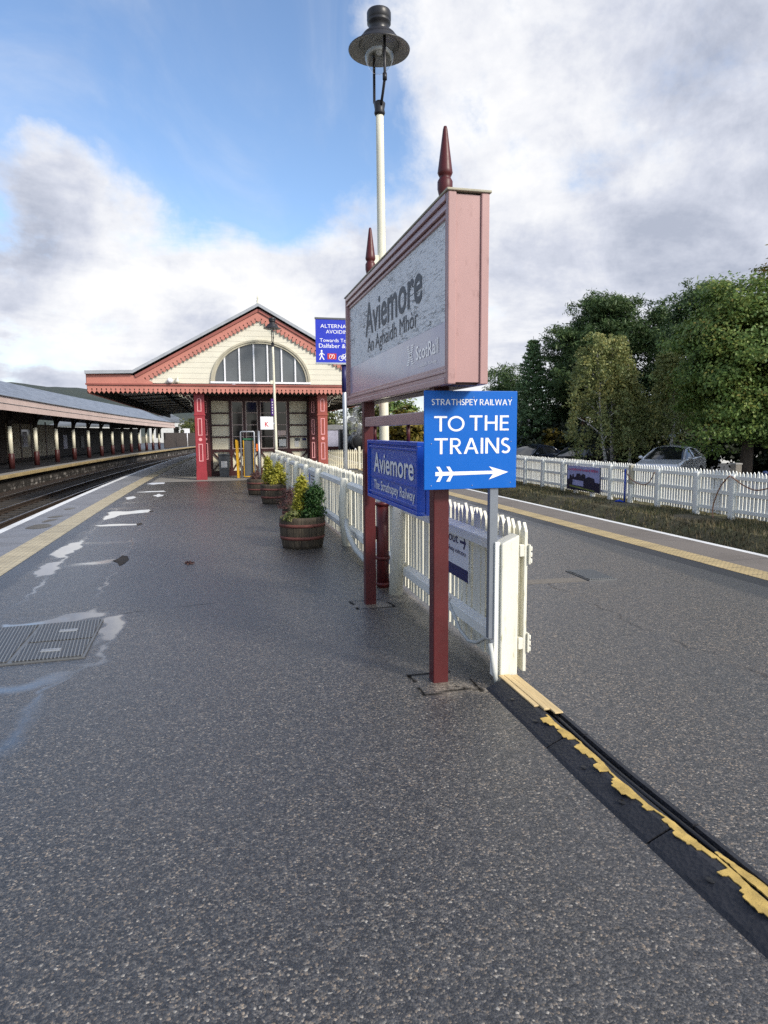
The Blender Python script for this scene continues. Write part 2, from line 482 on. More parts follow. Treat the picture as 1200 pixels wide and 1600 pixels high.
    M['lead'] = paint('lead_flashing', (.34, .36, .39), .5, .15)
    M['grey_metal'] = paint('grey_metal', (.20, .22, .25), .4, .12, metal=.2)
    M['galvanised'] = paint('galvanised_steel', (.42, .44, .47), .38, .15, metal=.6)
    M['white_sign'] = paint('white_sign_face', (.80, .80, .82), .35, .05, (.4, .4, .38), .2)
    M['white_letter'] = paint('white_lettering', (.85, .85, .86), .45, .04, dirty=.08, bump=.02)
    M['navy'] = paint('navy_blue', (.018, .018, .10), .4, .1, dirty=.1)
    M['dark_letter'] = paint('dark_lettering', (.038, .042, .055), .5, .2, (.3, .3, .3), .30, 9)
    M['red_letter'] = paint('red_lettering', (.55, .03, .03), .5, .05)
    M['sign_blue'] = paint('bright_blue_sign_face', (.002, .118, .50), .42, .05, (.05, .2, .5), .12, 2, .03, spec=.25)
    M['sign_navy'] = paint('royal_blue_sign_face', (.012, .030, .46), .4, .06, (.1, .1, .4), .1, 2, .03)
    M['box_blue'] = paint('royal_blue_gloss_paint', (.012, .075, .50), .30, .10, (.05, .08, .3), .2, 5, .1)
    # crazed, peeling blue paint behind the raised letters
    t = NT('crazed_blue_paint'); c = t.coord('Object', (1, 1, 1)); n = t.noise(c, 30, 6, .7, 1.0)
    w = t.step(n, .54, .66)
    M['crazed_blue'] = t.set(Base_Color=t.mix(t.math('MULTIPLY', w, .55), (.022, .085, .48), (.42, .50, .78)), Roughness=.35, Normal=t.bump(n, .7, .006))
    # station sign board: white paint flaking from grey boards
    t = NT('flaking_white_board'); c = t.coord('Object', (1, .16, 1)); n = t.noise(c, 60, 8, .75, .3); n3 = t.noise(t.coord('Object', (1, .5, 1)), 2.6, 4, .6)
    flake = t.math('MULTIPLY', t.step(n, .50, .58), t.step(n3, .44, .60))
    flake = t.math('MAXIMUM', flake, t.math('MULTIPLY', t.step(t.noise(t.coord('Object', (1, .10, 1)), 90, 6, .7), .555, .64), .60))
    base = t.mix(flake, t.ramp(n3, [(.3, (.76, .765, .77)), (.7, (.86, .86, .865))]), (.12, .125, .115))
    M['flaking'] = t.set(Base_Color=base, Roughness=.55, Normal=t.bump(t.math('MULTIPLY', flake, -1.0), .5, .004))
    t = NT('glossy_lilac_panel'); c = t.coord('Object'); n = t.noise(c, 1.6, 5, .65, .6)
    sp = t.step(t.noise(c, 38, 2), .70, .76)
    base = t.ramp(n, [(.35, (.31, .30, .45)), (.62, (.46, .44, .52))])
    M['lilac'] = t.set(Base_Color=t.mix(sp, base, (.10, .09, .09)), Roughness=.22, Specular_IOR_Level=.5, Coat_Weight=.12, Coat_Roughness=.05)
    M['ghost_white'] = paint('faded_white_lettering', (.88, .88, .90), .2, .05, coat=.6, bump=.01)
    # slates, boards
    def rows(name, col, pitch, coordi, groove=.07, rough=.5, var=.12, dark=.25, cols=None, bumpd=.01):
        t = NT(name); c = t.coord('Object'); s = t.sep(c)
        fr = t.math('FRACT', t.math('DIVIDE', s[coordi], pitch))
        g = t.math('LESS_THAN', fr, groove)
        n = t.noise(c, 2.2, 5, .65)
        base = t.ramp(n, [(.3, tuple(x * (1 - var) for x in col)), (.7, tuple(x * (1 + var * .5) for x in col))])
        if cols:
            cm = t.node('ShaderNodeCombineXYZ'); t.l.new(t.math('FLOOR', t.math('DIVIDE', s[coordi], pitch)), cm.inputs[0]); t.l.new(t.math('FLOOR', t.math('DIVIDE', s[1 if coordi != 1 else 0], cols)), cm.inputs[1])
            w = t.node('ShaderNodeTexWhiteNoise', noise_dimensions='2D'); t.l.new(cm.outputs[0], w.inputs['Vector'])
            base = t.mix(.55, base, t.ramp(w.outputs['Value'], [(0, tuple(x * .55 for x in col)), (1, tuple(x * 1.45 for x in col))]))
        base = t.mix(t.math('MULTIPLY', g, 1 - dark), base, tuple(x * dark for x in col))
        M[name] = t.set(Base_Color=base, Roughness=rough, Normal=t.bump(fr, .5, bumpd))
    rows('gable_boards', (.70, .665, .545), .185, 2, .06, .5, .08)
    rows('slates', (.085, .095, .115), .22, 2, .10, .42, .2, .4, cols=.3)
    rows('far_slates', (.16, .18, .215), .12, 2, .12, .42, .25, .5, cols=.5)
    rows('soffit_boards', (.20, .19, .17), .16, 0, .10, .7, .25, .3)
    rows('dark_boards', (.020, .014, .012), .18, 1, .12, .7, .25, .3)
    rows('brown_boards', (.060, .045, .038), .16, 1, .10, .8, .3, .3)
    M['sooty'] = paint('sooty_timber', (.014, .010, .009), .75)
    # glass
    t = NT('dark_window_glass'); n = t.noise(t.coord('Object'), 1.2, 4)
    M['glass'] = t.set(Base_Color=t.ramp(n, [(.3, (.006, .006, .007)), (.7, (.020, .019, .018))]), Roughness=.06, Specular_IOR_Level=.5)
    t = NT('grey_fanlight_glass'); n = t.noise(t.coord('Object'), 1.2, 4)
    M['fan_glass'] = t.set(Base_Color=t.ramp(n, [(.3, (.060, .062, .065)), (.7, (.10, .105, .11))]), Roughness=.10, Specular_IOR_Level=.8)
    t = NT('clear_lamp_glass')
    tr = t.node('ShaderNodeBsdfTransparent'); gl = t.node('ShaderNodeBsdfGlossy'); gl.inputs['Roughness'].default_value = .03
    fr = t.node('ShaderNodeFresnel'); fr.inputs[0].default_value = 1.45
    mx = t.node('ShaderNodeMixShader'); t.l.new(t.math('MULTIPLY', t.math('MULTIPLY_ADD', fr.outputs[0], .85, .08), t.math('SUBTRACT', 1.0, t.node('ShaderNodeNewGeometry').outputs['Backfacing'])), mx.inputs[0]); t.l.new(tr.outputs[0], mx.inputs[1]); t.l.new(gl.outputs[0], mx.inputs[2])
    tr.inputs[0].default_value = (.95, .97, .98, 1)
    t.l.new(mx.outputs[0], t.out.inputs[0]); M['lamp_glass'] = t.m
    M['enamel'] = paint('grey_enamel', (.45, .45, .44), .35, .2)
    # car park things
    for k, col in (('car_black', (.008, .009, .012)), ('car_dark_blue', (.012, .018, .035)), ('car_silver', (.78, .79, .82)), ('car_blue', (.02, .05, .16))):
        t = NT(k + '_paint'); M[k] = t.set(Base_Color=col, Roughness=.3, Metallic=.15 if 'silver' in k else .1, Coat_Weight=1.0, Coat_Roughness=.04)
    t = NT('car_window'); M['car_glass'] = t.set(Base_Color=(.012, .014, .017), Roughness=.04, Specular_IOR_Level=.8)
    t = NT('tyre_rubber'); M['tyre'] = t.set(Base_Color=(.015, .015, .015), Roughness=.8)
    t = NT('alloy_rim'); M['rim'] = t.set(Base_Color=(.5, .5, .52), Roughness=.3, Metallic=.9)
    t = NT('red_tail_lamp'); M['tail'] = t.set(Base_Color=(.35, .01, .01), Roughness=.15)
    t = NT('clear_head_lamp'); M['headlamp'] = t.set(Base_Color=(.6, .62, .65), Roughness=.1)
    # rubber ramp
    t = NT('black_rubber'); c = t.coord('Object'); v = t.vor(c, 55); n = t.noise(c, 8, 4)
    base = t.ramp(n, [(.3, (.007, .008, .012)), (.7, (.017, .018, .024))])
    M['rubber'] = t.set(Base_Color=base, Roughness=.6, Normal=t.bump(v, .5, .008))
    M['ramp_yellow'] = paint('worn_yellow_lid', (.54, .37, .105), .65, .38, (.13, .10, .055), .75, 14, .4)
    M['ramp_pale'] = wood('pale_timber_lid', (.64, .48, .25), .7, 'Y', .25, dirty=.2)
    M['cable_black'] = paint('black_cable', (.012, .012, .013), .4)
    M['conduit'] = paint('grey_white_conduit', (.55, .56, .52), .5, .1)
    # tubs and plants
    t = NT('barrel_staves'); c = t.coord('Object'); s = t.sep(c)
    ang = t.math('ARCTAN2', s[1], s[0]); fr = t.math('FRACT', t.math('MULTIPLY', ang, 18 / (2 * PI)))
    gap = t.math('LESS_THAN', fr, .06); n = t.noise(t.coord('Object', (1, 1, .15)), 26, 5, .65); n2 = t.noise(c, 5, 4)
    base = t.ramp(n, [(.3, (.030, .021, .013)), (.7, (.105, .080, .052))])
    base = t.mix(t.math('MULTIPLY', t.step(n2, .45, .65), .6), base, (.035, .030, .020))
    M['staves'] = t.set(Base_Color=t.mix(gap, base, (.008, .006, .005)), Roughness=.8, Normal=t.bump(t.math('SUBTRACT', n, gap), .5, .006))
    M['hoop'] = paint('rusty_red_hoop', (.16, .055, .042), .7, .3, (.06, .03, .02), .5, 9)
    def leafmat(name, stops, trans=.25, rough=.5):
        t = NT(name); g = t.node('ShaderNodeNewGeometry')
        n = t.noise(t.coord('Object'), .55, 3, .6)
        f = t.math('ADD', t.math('MULTIPLY', g.outputs['Random Per Island'], .6), t.math('MULTIPLY', t.step(n, .3, .7), .4))
        base = t.ramp(f, stops)
        t.set(Base_Color=base, Roughness=rough, Specular_IOR_Level=.3)
        tl = t.node('ShaderNodeBsdfTranslucent'); t.l.new(base, tl.inputs[0])
        mx = t.node('ShaderNodeMixShader'); mx.inputs[0].default_value = trans
        t.l.new(t.b.outputs[0], mx.inputs[1]); t.l.new(tl.outputs[0], mx.inputs[2]); t.l.new(mx.outputs[0], t.out.inputs[0])
        M[name] = t.m
    leafmat('maple_leaves', [(0, (.075, .135, .034)), (.5, (.14, .22, .052)), (.85, (.24, .28, .065)), (1, (.36, .28, .07))])
    leafmat('maple_turning', [(0, (.06, .095, .022)), (.4, (.13, .14, .03)), (.8, (.24, .17, .035)), (1, (.28, .13, .03))])
    leafmat('birch_leaves', [(0, (.13, .17, .062)), (.5, (.23, .26, .095)), (1, (.40, .35, .12))])
    leafmat('pine_needles', [(0, (.036, .070, .026)), (.5, (.070, .12, .042)), (1, (.13, .175, .06))], .15)
    leafmat('spruce_needles', [(0, (.075, .14, .06)), (.5, (.12, .20, .085)), (1, (.18, .25, .11))], .12)
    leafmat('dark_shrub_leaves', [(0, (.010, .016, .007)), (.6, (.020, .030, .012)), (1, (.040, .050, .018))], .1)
    leafmat('yellow_shrub_leaves', [(0, (.06, .07, .015)), (.5, (.16, .13, .02)), (1, (.30, .20, .03))])
    leafmat('golden_conifer', [(0, (.20, .23, .03)), (.5, (.44, .42, .06)), (1, (.66, .56, .12))], .35)
    leafmat('green_conifer', [(0, (.018, .050, .012)), (.5, (.035, .085, .02)), (1, (.07, .13, .035))], .2)
    leafmat('heather', [(0, (.07, .03, .035)), (.5, (.12, .06, .055)), (1, (.20, .11, .08))], .2)
    leafmat('small_leaves', [(0, (.05, .09, .02)), (.5, (.14, .16, .05)), (1, (.34, .30, .12))], .25)
    leafmat('far_leaves', [(0, (.045, .065, .020)), (.5, (.09, .105, .030)), (1, (.19, .17, .045))], .2)
    M['bark'] = wood('grey_brown_bark', (.075, .058, .045), .95, 'Z', .5, .8, 2)
    M['pine_bark'] = wood('reddish_pine_bark', (.11, .062, .042), .95, 'Z', .5, .8, 2)
    t = NT('white_birch_bark'); c = t.coord('Object', (1, 1, 3)); n = t.noise(c, 5, 5, .7)
    M['birch_bark'] = t.set(Base_Color=t.ramp(n, [(.40, (.05, .045, .04)), (.5, (.50, .48, .44)), (.8, (.62, .60, .56))]), Roughness=.8)
    M['hinge'] = M['fence_cream']
    M['yellow'] = paint('yellow_gloss', (.66, .36, .012), .4, .08)
    M['orange'] = paint('orange_plastic', (.75, .16, .02), .5, .05)
    M['green_plastic'] = paint('green_plastic', (.02, .10, .05), .5)
    M['blue_pipe'] = paint('blue_pipe', (.01, .06, .45), .4, .1)
    M['hose'] = paint('brown_hose', (.30, .16, .10), .6, .15)
    M['purple'] = paint('purple_panel', (.075, .02, .20), .4, .08)
    M['loco_black'] = paint('loco_black', (.010, .010, .011), .45)
    M['coach_maroon'] = paint('coach_maroon', (.030, .008, .010), .4)
    M['coach_roof'] = paint('coach_roof_grey', (.22, .22, .22), .7)
    M['lilac_grey'] = paint('pale_lilac_panel', (.42, .41, .50), .5)
    M['house_white'] = paint('white_render', (.62, .62, .60), .8)
    M['poster_sky'] = paint('poster_sky', (.36, .37, .62), .5, .18, dirty=0)
    M['poster_dark'] = paint('poster_silhouette', (.018, .016, .045), .5, .3, dirty=0)
    M['poster_red'] = paint('poster_wording', (.45, .12, .25), .5, .2, dirty=0)
    M['poster_green'] = paint('poster_lawn', (.20, .24, .06), .5, .3, dirty=0)
    M['paper'] = paint('printed_paper', (.66, .66, .64), .6, .06)
    M['badge_red'] = paint('red_badge', (.50, .03, .02), .5, .05)
    M['bin'] = paint('grey_plastic_bin', (.075, .082, .088), .5, .1)
    # steel access cover
    t = NT('ribbed_steel_cover'); c = t.coord('Object'); s = t.sep(c)
    a = t.math('FRACT', t.math('MULTIPLY', t.math('ADD', s[0], t.math('MULTIPLY', s[1], .12)), 38.0))
    rib = t.step(t.math('ABSOLUTE', t.math('SUBTRACT', a, .5)), .12, .3)
    n = t.noise(c, 7, 4, .6)
    base = t.mix(rib, (.19, .20, .205), (.040, .042, .047))
    M['cover'] = t.set(Base_Color=t.mix(t.math('MULTIPLY', t.step(n, .5, .7), .5), base, (.10, .10, .10)), Roughness=.38, Metallic=.35, Normal=t.bump(t.math('SUBTRACT', 1.0, rib), .7, .006))
    M['cover_edge'] = paint('steel_cover_frame', (.16, .165, .17), .4, .2, metal=.4)
make_materials()
# ------------------------------------------------------------------ camera, light, sky
YAW, PITCH, ROLL = rad(13.6), math.atan(125 / 1060), rad(.4)
F_ = Vector((math.sin(YAW) * math.cos(PITCH), math.cos(YAW) * math.cos(PITCH), -math.sin(PITCH)))
R_ = Vector((math.cos(YAW), -math.sin(YAW), 0)); U_ = R_.cross(F_)
c_, s_ = math.cos(ROLL), math.sin(ROLL)
R2, U2 = R_ * c_ - U_ * s_, U_ * c_ + R_ * s_
cam = bpy.data.cameras.new('camera'); cam.sensor_fit = 'VERTICAL'; cam.sensor_height = 36; cam.lens = 36 * 1060 / 1600
cam.clip_start = .05; cam.clip_end = 6000
cam_o = bpy.data.objects.new('camera', cam); COL.objects.link(cam_o)
CAM = Vector((-1.43, 0, 1.65))
cam_o.matrix_world = Matrix(((R2.x, U2.x, -F_.x, CAM.x), (R2.y, U2.y, -F_.y, CAM.y), (R2.z, U2.z, -F_.z, CAM.z), (0, 0, 0, 1)))
scene.camera = cam_o

SUN_EL, SUN_AZ = rad(33), rad(142)             # azimuth clockwise from +Y: behind the camera, to its right
sd = Vector((math.sin(SUN_AZ) * math.cos(SUN_EL), math.cos(SUN_AZ) * math.cos(SUN_EL), math.sin(SUN_EL)))
sun = bpy.data.lights.new('sun', 'SUN'); sun.energy = SUN_E = 2.6; sun.angle = rad(11); sun.color = (1, .93, .82)
sun_o = bpy.data.objects.new('sun', sun); COL.objects.link(sun_o)
sun_o.rotation_euler = sd.to_track_quat('Z', 'Y').to_euler()

def make_world():
    w = bpy.data.worlds.new('World'); scene.world = w; w.use_nodes = True
    nt = w.node_tree; n = nt.nodes; l = nt.links; n.clear()
    class W(NT):
        def __init__(s): s.t = nt; s.n = n; s.l = l
    t = W()
    out = n.new('ShaderNodeOutputWorld'); bg = n.new('ShaderNodeBackground'); l.new(bg.outputs[0], out.inputs[0])
    bg.inputs['Strength'].default_value = .12
    sky = n.new('ShaderNodeTexSky'); sky.sky_type = 'NISHITA'; sky.sun_disc = False
    sky.sun_elevation = SUN_EL; sky.sun_rotation = SUN_AZ; sky.ozone_density = 1.6; sky.air_density = 1.0; sky.dust_density = .6
    tc = n.new('ShaderNodeTexCoord')
    nv = n.new('ShaderNodeVectorMath'); nv.operation = 'NORMALIZE'; l.new(tc.outputs['Generated'], nv.inputs[0])
    d = nv.outputs[0]; s = t.sep(d)
    zz = t.math('MAXIMUM', s[2], 0.0); k = t.math('DIVIDE', 1.0, t.math('ADD', zz, .22))
    P = n.new('ShaderNodeCombineXYZ'); l.new(t.math('MULTIPLY', s[0], k), P.inputs[0]); l.new(t.math('MULTIPLY', s[1], k), P.inputs[1]); l.new(t.math('MULTIPLY', s[2], .6), P.inputs[2])
    P = P.outputs[0]
    def blob(u, v, width):
        dv = (F_ + R2 * ((u - 600) / 1060) + U2 * ((800 - v) / 1060)).normalized()
        dn = n.new('ShaderNodeVectorMath'); dn.operation = 'DOT_PRODUCT'; l.new(d, dn.inputs[0]); dn.inputs[1].default_value = dv
        return t.step(dn.outputs['Value'], math.cos(rad(width)), 1.0)
    n1 = t.noise(P, 1.15, 10, .62, .5)
    n2 = t.noise(d, 5.0, 10, .62, .25)
    n0 = t.noise(d, 13.0, 9, .66, .3)
    nd = t.math('ADD', t.math('ADD', t.math('MULTIPLY', n1, .50), t.math('MULTIPLY', n2, .32)), t.math('MULTIPLY', n0, .18))
    nd = t.math('MULTIPLY_ADD', t.math('SUBTRACT', nd, .5), 1.9, .5)
    bias = None
    def acc(b, x): return x if b is None else t.math('ADD', b, x)
    for u, v, wd, a in ((60, 60, 24, -.30), (330, 170, 13, -.26), (500, 240, 9, -.22), (450, 60, 12, -.14), (640, 280, 4.5, -.10),
                        (220, 330, 13, .25), (70, 480, 15, .20), (480, 420, 15, .22), (920, 260, 26, .23), (640, 190, 7, -.13), (660, 40, 8, -.10), (610, 380, 5, -.07), (700, 90, 5, .05), (110, 310, 7, .14), (40, 350, 4, -.10), (30, 255, 7, .05)):
        bias = acc(bias, t.math('MULTIPLY', blob(u, v, wd), a))
    dens = t.step(t.math('ADD', nd, bias), .36, .66)
    veil = t.math('MULTIPLY', t.step(t.noise(d, 2.4, 9, .6, .8), .44, .72), .42)
    dens = t.math('MAXIMUM', dens, veil)
    hz = t.math('SUBTRACT', 1.0, t.step(s[2], .0, .16))
    dens = t.math('MAXIMUM', dens, t.math('MULTIPLY', hz, .75))
    # cloud light and shade: bellies grey, edges and low bright banks white
    sh1 = t.noise(P, 2.1, 8, .6, .3)
    ofs = n.new('ShaderNodeVectorMath'); ofs.operation = 'ADD'; l.new(P, ofs.inputs[0]); ofs.inputs[1].default_value = (3.7, 1.3, .4)
    sh2 = t.noise(ofs.outputs[0], .9, 6, .6, .3)
    g = t.math('ADD', t.math('MULTIPLY', sh1, .55), t.math('MULTIPLY', sh2, .45))
    gb = None
    for u, v, wd, a in ((960, 330, 18, -.10), (480, 330, 9, -.09), (820, 290, 4, .16), (250, 290, 9, .15), (430, 370, 8, .05), (470, 470, 8, .10), (200, 470, 7, .09), (120, 430, 7, -.05), (60, 560, 12, .08), (800, 480, 13, .18), (1150, 260, 7, .06), (1120, 60, 9, -.05), (680, 140, 6, .06), (700, 60, 9, .02), (1000, 120, 14, .05)):
        gb = acc(gb, t.math('MULTIPLY', blob(u, v, wd), a))
    sh3 = t.noise(d, 9.0, 9, .62, .2)
    g = t.math('MULTIPLY_ADD', t.math('SUBTRACT', g, .5), 1.5, .5)
    g = t.math('ADD', g, t.math('MULTIPLY', t.math('SUBTRACT', sh3, .5), .75))
    g = t.math('ADD', g, t.math('MULTIPLY', t.math('SUBTRACT', 1.0, t.step(t.math('ADD', nd, bias), .46, .72)), .10))
    g = t.math('ADD', g, gb)
    g = t.math('ADD', g, t.math('MULTIPLY', hz, .05))
    cl = t.ramp(g, [(.30, (2.7, 2.95, 3.6)), (.48, (3.9, 4.1, 4.7)), (.62, (5.05, 5.15, 5.45)), (.78, (5.95, 5.95, 6.0))])
    # added sky glow round the sun, unseen behind the camera, brightens the foreground
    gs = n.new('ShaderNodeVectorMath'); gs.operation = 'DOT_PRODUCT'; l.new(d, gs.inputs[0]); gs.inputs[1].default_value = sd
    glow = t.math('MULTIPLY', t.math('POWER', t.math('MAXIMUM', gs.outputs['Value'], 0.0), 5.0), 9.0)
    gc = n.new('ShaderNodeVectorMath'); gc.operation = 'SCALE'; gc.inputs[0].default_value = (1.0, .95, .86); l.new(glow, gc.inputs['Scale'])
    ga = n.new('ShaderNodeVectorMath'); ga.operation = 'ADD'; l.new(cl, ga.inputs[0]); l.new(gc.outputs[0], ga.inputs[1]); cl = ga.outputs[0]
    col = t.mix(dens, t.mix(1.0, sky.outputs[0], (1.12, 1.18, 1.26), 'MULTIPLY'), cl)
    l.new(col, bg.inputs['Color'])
make_world()

# ------------------------------------------------------------------ ground
def sheet(name, x0, x1, y0, y1, z, mat):
    o = MB().add([(x0, y0, z), (x1, y0, z), (x1, y1, z), (x0, y1, z)], [(0, 1, 2, 3)]).build(name, mat)
    o['kind'] = 'structure'; return o
sheet('ground', -3000, 3000, -400, 3500, -1.05, M['turf'])

POOLS = [
    [(-3.64, 13.99), (-3.7, 14.72), (-3.72, 15.39), (-3.37, 15.36), (-2.96, 15.62), (-2.86, 15.12), (-3.14, 14.85), (-3.45, 14.68), (-3.56, 14.28)],
    [(-3.63, 13.1), (-3.26, 13.2), (-2.95, 13.14), (-2.91, 12.95), (-3.22, 12.92), (-3.55, 12.93)],
    [(-3.71, 10.02), (-3.7, 10.19), (-3.72, 10.69), (-3.66, 10.97), (-3.57, 11.11), (-3.48, 10.72), (-3.5, 10.13), (-3.5, 9.75), (-3.58, 9.72)],
    [(-3.61, 8.68), (-3.64, 9.11), (-3.61, 9.34), (-3.47, 9.47), (-3.44, 9.08), (-3.44, 8.78), (-3.5, 8.55)],
    [(-3.82, 18.53), (-3.71, 19.05), (-3.57, 18.63), (-3.68, 18.13)],
    [(-3.16, 19.06), (-3.06, 19.56), (-2.86, 19.03), (-2.98, 18.63)],
    [(-3.74, 20.34), (-3.42, 20.6), (-3.0, 20.62), (-2.97, 20.23), (-3.44, 20.17)],
    [(-3.78, 23.6), (-3.62, 24.2), (-3.27, 24.1), (-3.24, 23.45), (-3.58, 23.3)],
    [(-3.33, 6.40), (-3.08, 6.42), (-2.84, 6.52), (-2.63, 6.68), (-2.49, 6.58), (-2.50, 6.44), (-2.64, 6.39), (-2.99, 6.36), (-3.31, 6.31)],
    [(-2.44, 6.05), (-2.45, 6.3), (-2.36, 6.4), (-2.34, 6.26), (-2.34, 5.96), (-2.37, 5.75), (-2.41, 5.83)],
    [(-2.95, 4.86), (-2.75, 4.86), (-2.59, 4.93), (-2.46, 4.96), (-2.53, 4.83), (-2.61, 4.67), (-2.66, 4.65), (-2.79, 4.69), (-2.95, 4.70)],
    [(-2.60, 3.55), (-2.64, 3.84), (-2.63, 4.04), (-2.64, 4.42), (-2.6, 4.58), (-2.57, 4.31), (-2.55, 3.91)],
    [(-2.58, 5.12), (-2.43, 5.16), (-2.3, 5.2), (-2.28, 5.15), (-2.36, 5.05), (-2.52, 5.1)],
]
WETLINES = [
    ([(-2.63, 6.64), (-2.69, 7.07), (-2.7, 7.97), (-2.72, 8.85), (-2.74, 9.95), (-2.78, 11.6), (-2.91, 14.67), (-2.9, 15.69), (-3.08, 18.47)], .028, .9),
    ([(-3.47, 6.5), (-3.45, 6.79), (-3.39, 7.26), (-3.4, 8.17), (-3.48, 9.66), (-3.56, 11.6), (-3.67, 14.53), (-3.64, 16.14)], .04, .85),
    ([(-1.92, 6.57), (-1.94, 7.05), (-1.98, 7.55), (-1.94, 7.88), (-1.78, 8.07)], .02, .7),
    ([(-3.52, 10.93), (-3.23, 10.95), (-2.78, 11.01)], .22, .72),
    ([(-3.44, 9.1), (-3.14, 9.23), (-2.8, 9.34)], .20, .78),
    ([(-3.61, 15.91), (-3.36, 16.05), (-3.0, 16.08)], .35, .75),
    ([(-3.6, 17.2), (-3.2, 17.3), (-3.0, 17.25)], .3, .7),
    ([(-2.34, 6.49), (-2.32, 5.99), (-2.34, 5.57), (-2.31, 5.3), (-2.41, 5.08), (-2.51, 4.84), (-2.61, 4.59), (-2.62, 4.35)], .03, .85),
    ([(-2.59, 3.5), (-2.59, 4.04), (-2.62, 4.47)], .04, .85),
]
POTHOLE = [(-2.83, 9.32), (-2.78, 9.49), (-2.76, 9.72), (-2.68, 9.63), (-2.63, 9.36), (-2.65, 9.12), (-2.69, 8.93), (-2.75, 9.18)]

def seg_dist(X, Y, a, b):
    dx, dy = b[0] - a[0], b[1] - a[1]; L2 = dx * dx + dy * dy + 1e-12
    t = np.clip(((X - a[0]) * dx + (Y - a[1]) * dy) / L2, 0, 1)
    return np.hypot(X - a[0] - t * dx, (Y - a[1] - t * dy))
def poly_sd(X, Y, P):
    ins = np.zeros(X.shape, bool); d = np.full(X.shape, 1e9)
    for a, b in zip(P, P[1:] + P[:1]):
        d = np.minimum(d, seg_dist(X, Y, a, b))
        cond = ((a[1] > Y) != (b[1] > Y)) & (X < (b[0] - a[0]) * (Y - a[1]) / (b[1] - a[1] + 1e-12) + a[0])
        ins ^= cond
    return np.where(ins, -d, d)
def sstep(x, a, b):
    t = np.clip((x - a) / (b - a), 0, 1); return t * t * (3 - 2 * t)
def vnoise(X, Y, f, seed=0):
    r = np.random.default_rng(seed).random((64, 64))
    x = X * f; y = Y * f; xi = np.floor(x).astype(int); yi = np.floor(y).astype(int); fx = x - xi; fy = y - yi
    fx = fx * fx * (3 - 2 * fx); fy = fy * fy * (3 - 2 * fy)
    g = lambda i, j: r[(xi + i) % 64, (yi + j) % 64]
    return (g(0, 0) * (1 - fx) + g(1, 0) * fx) * (1 - fy) + (g(0, 1) * (1 - fx) + g(1, 1) * fx) * fy

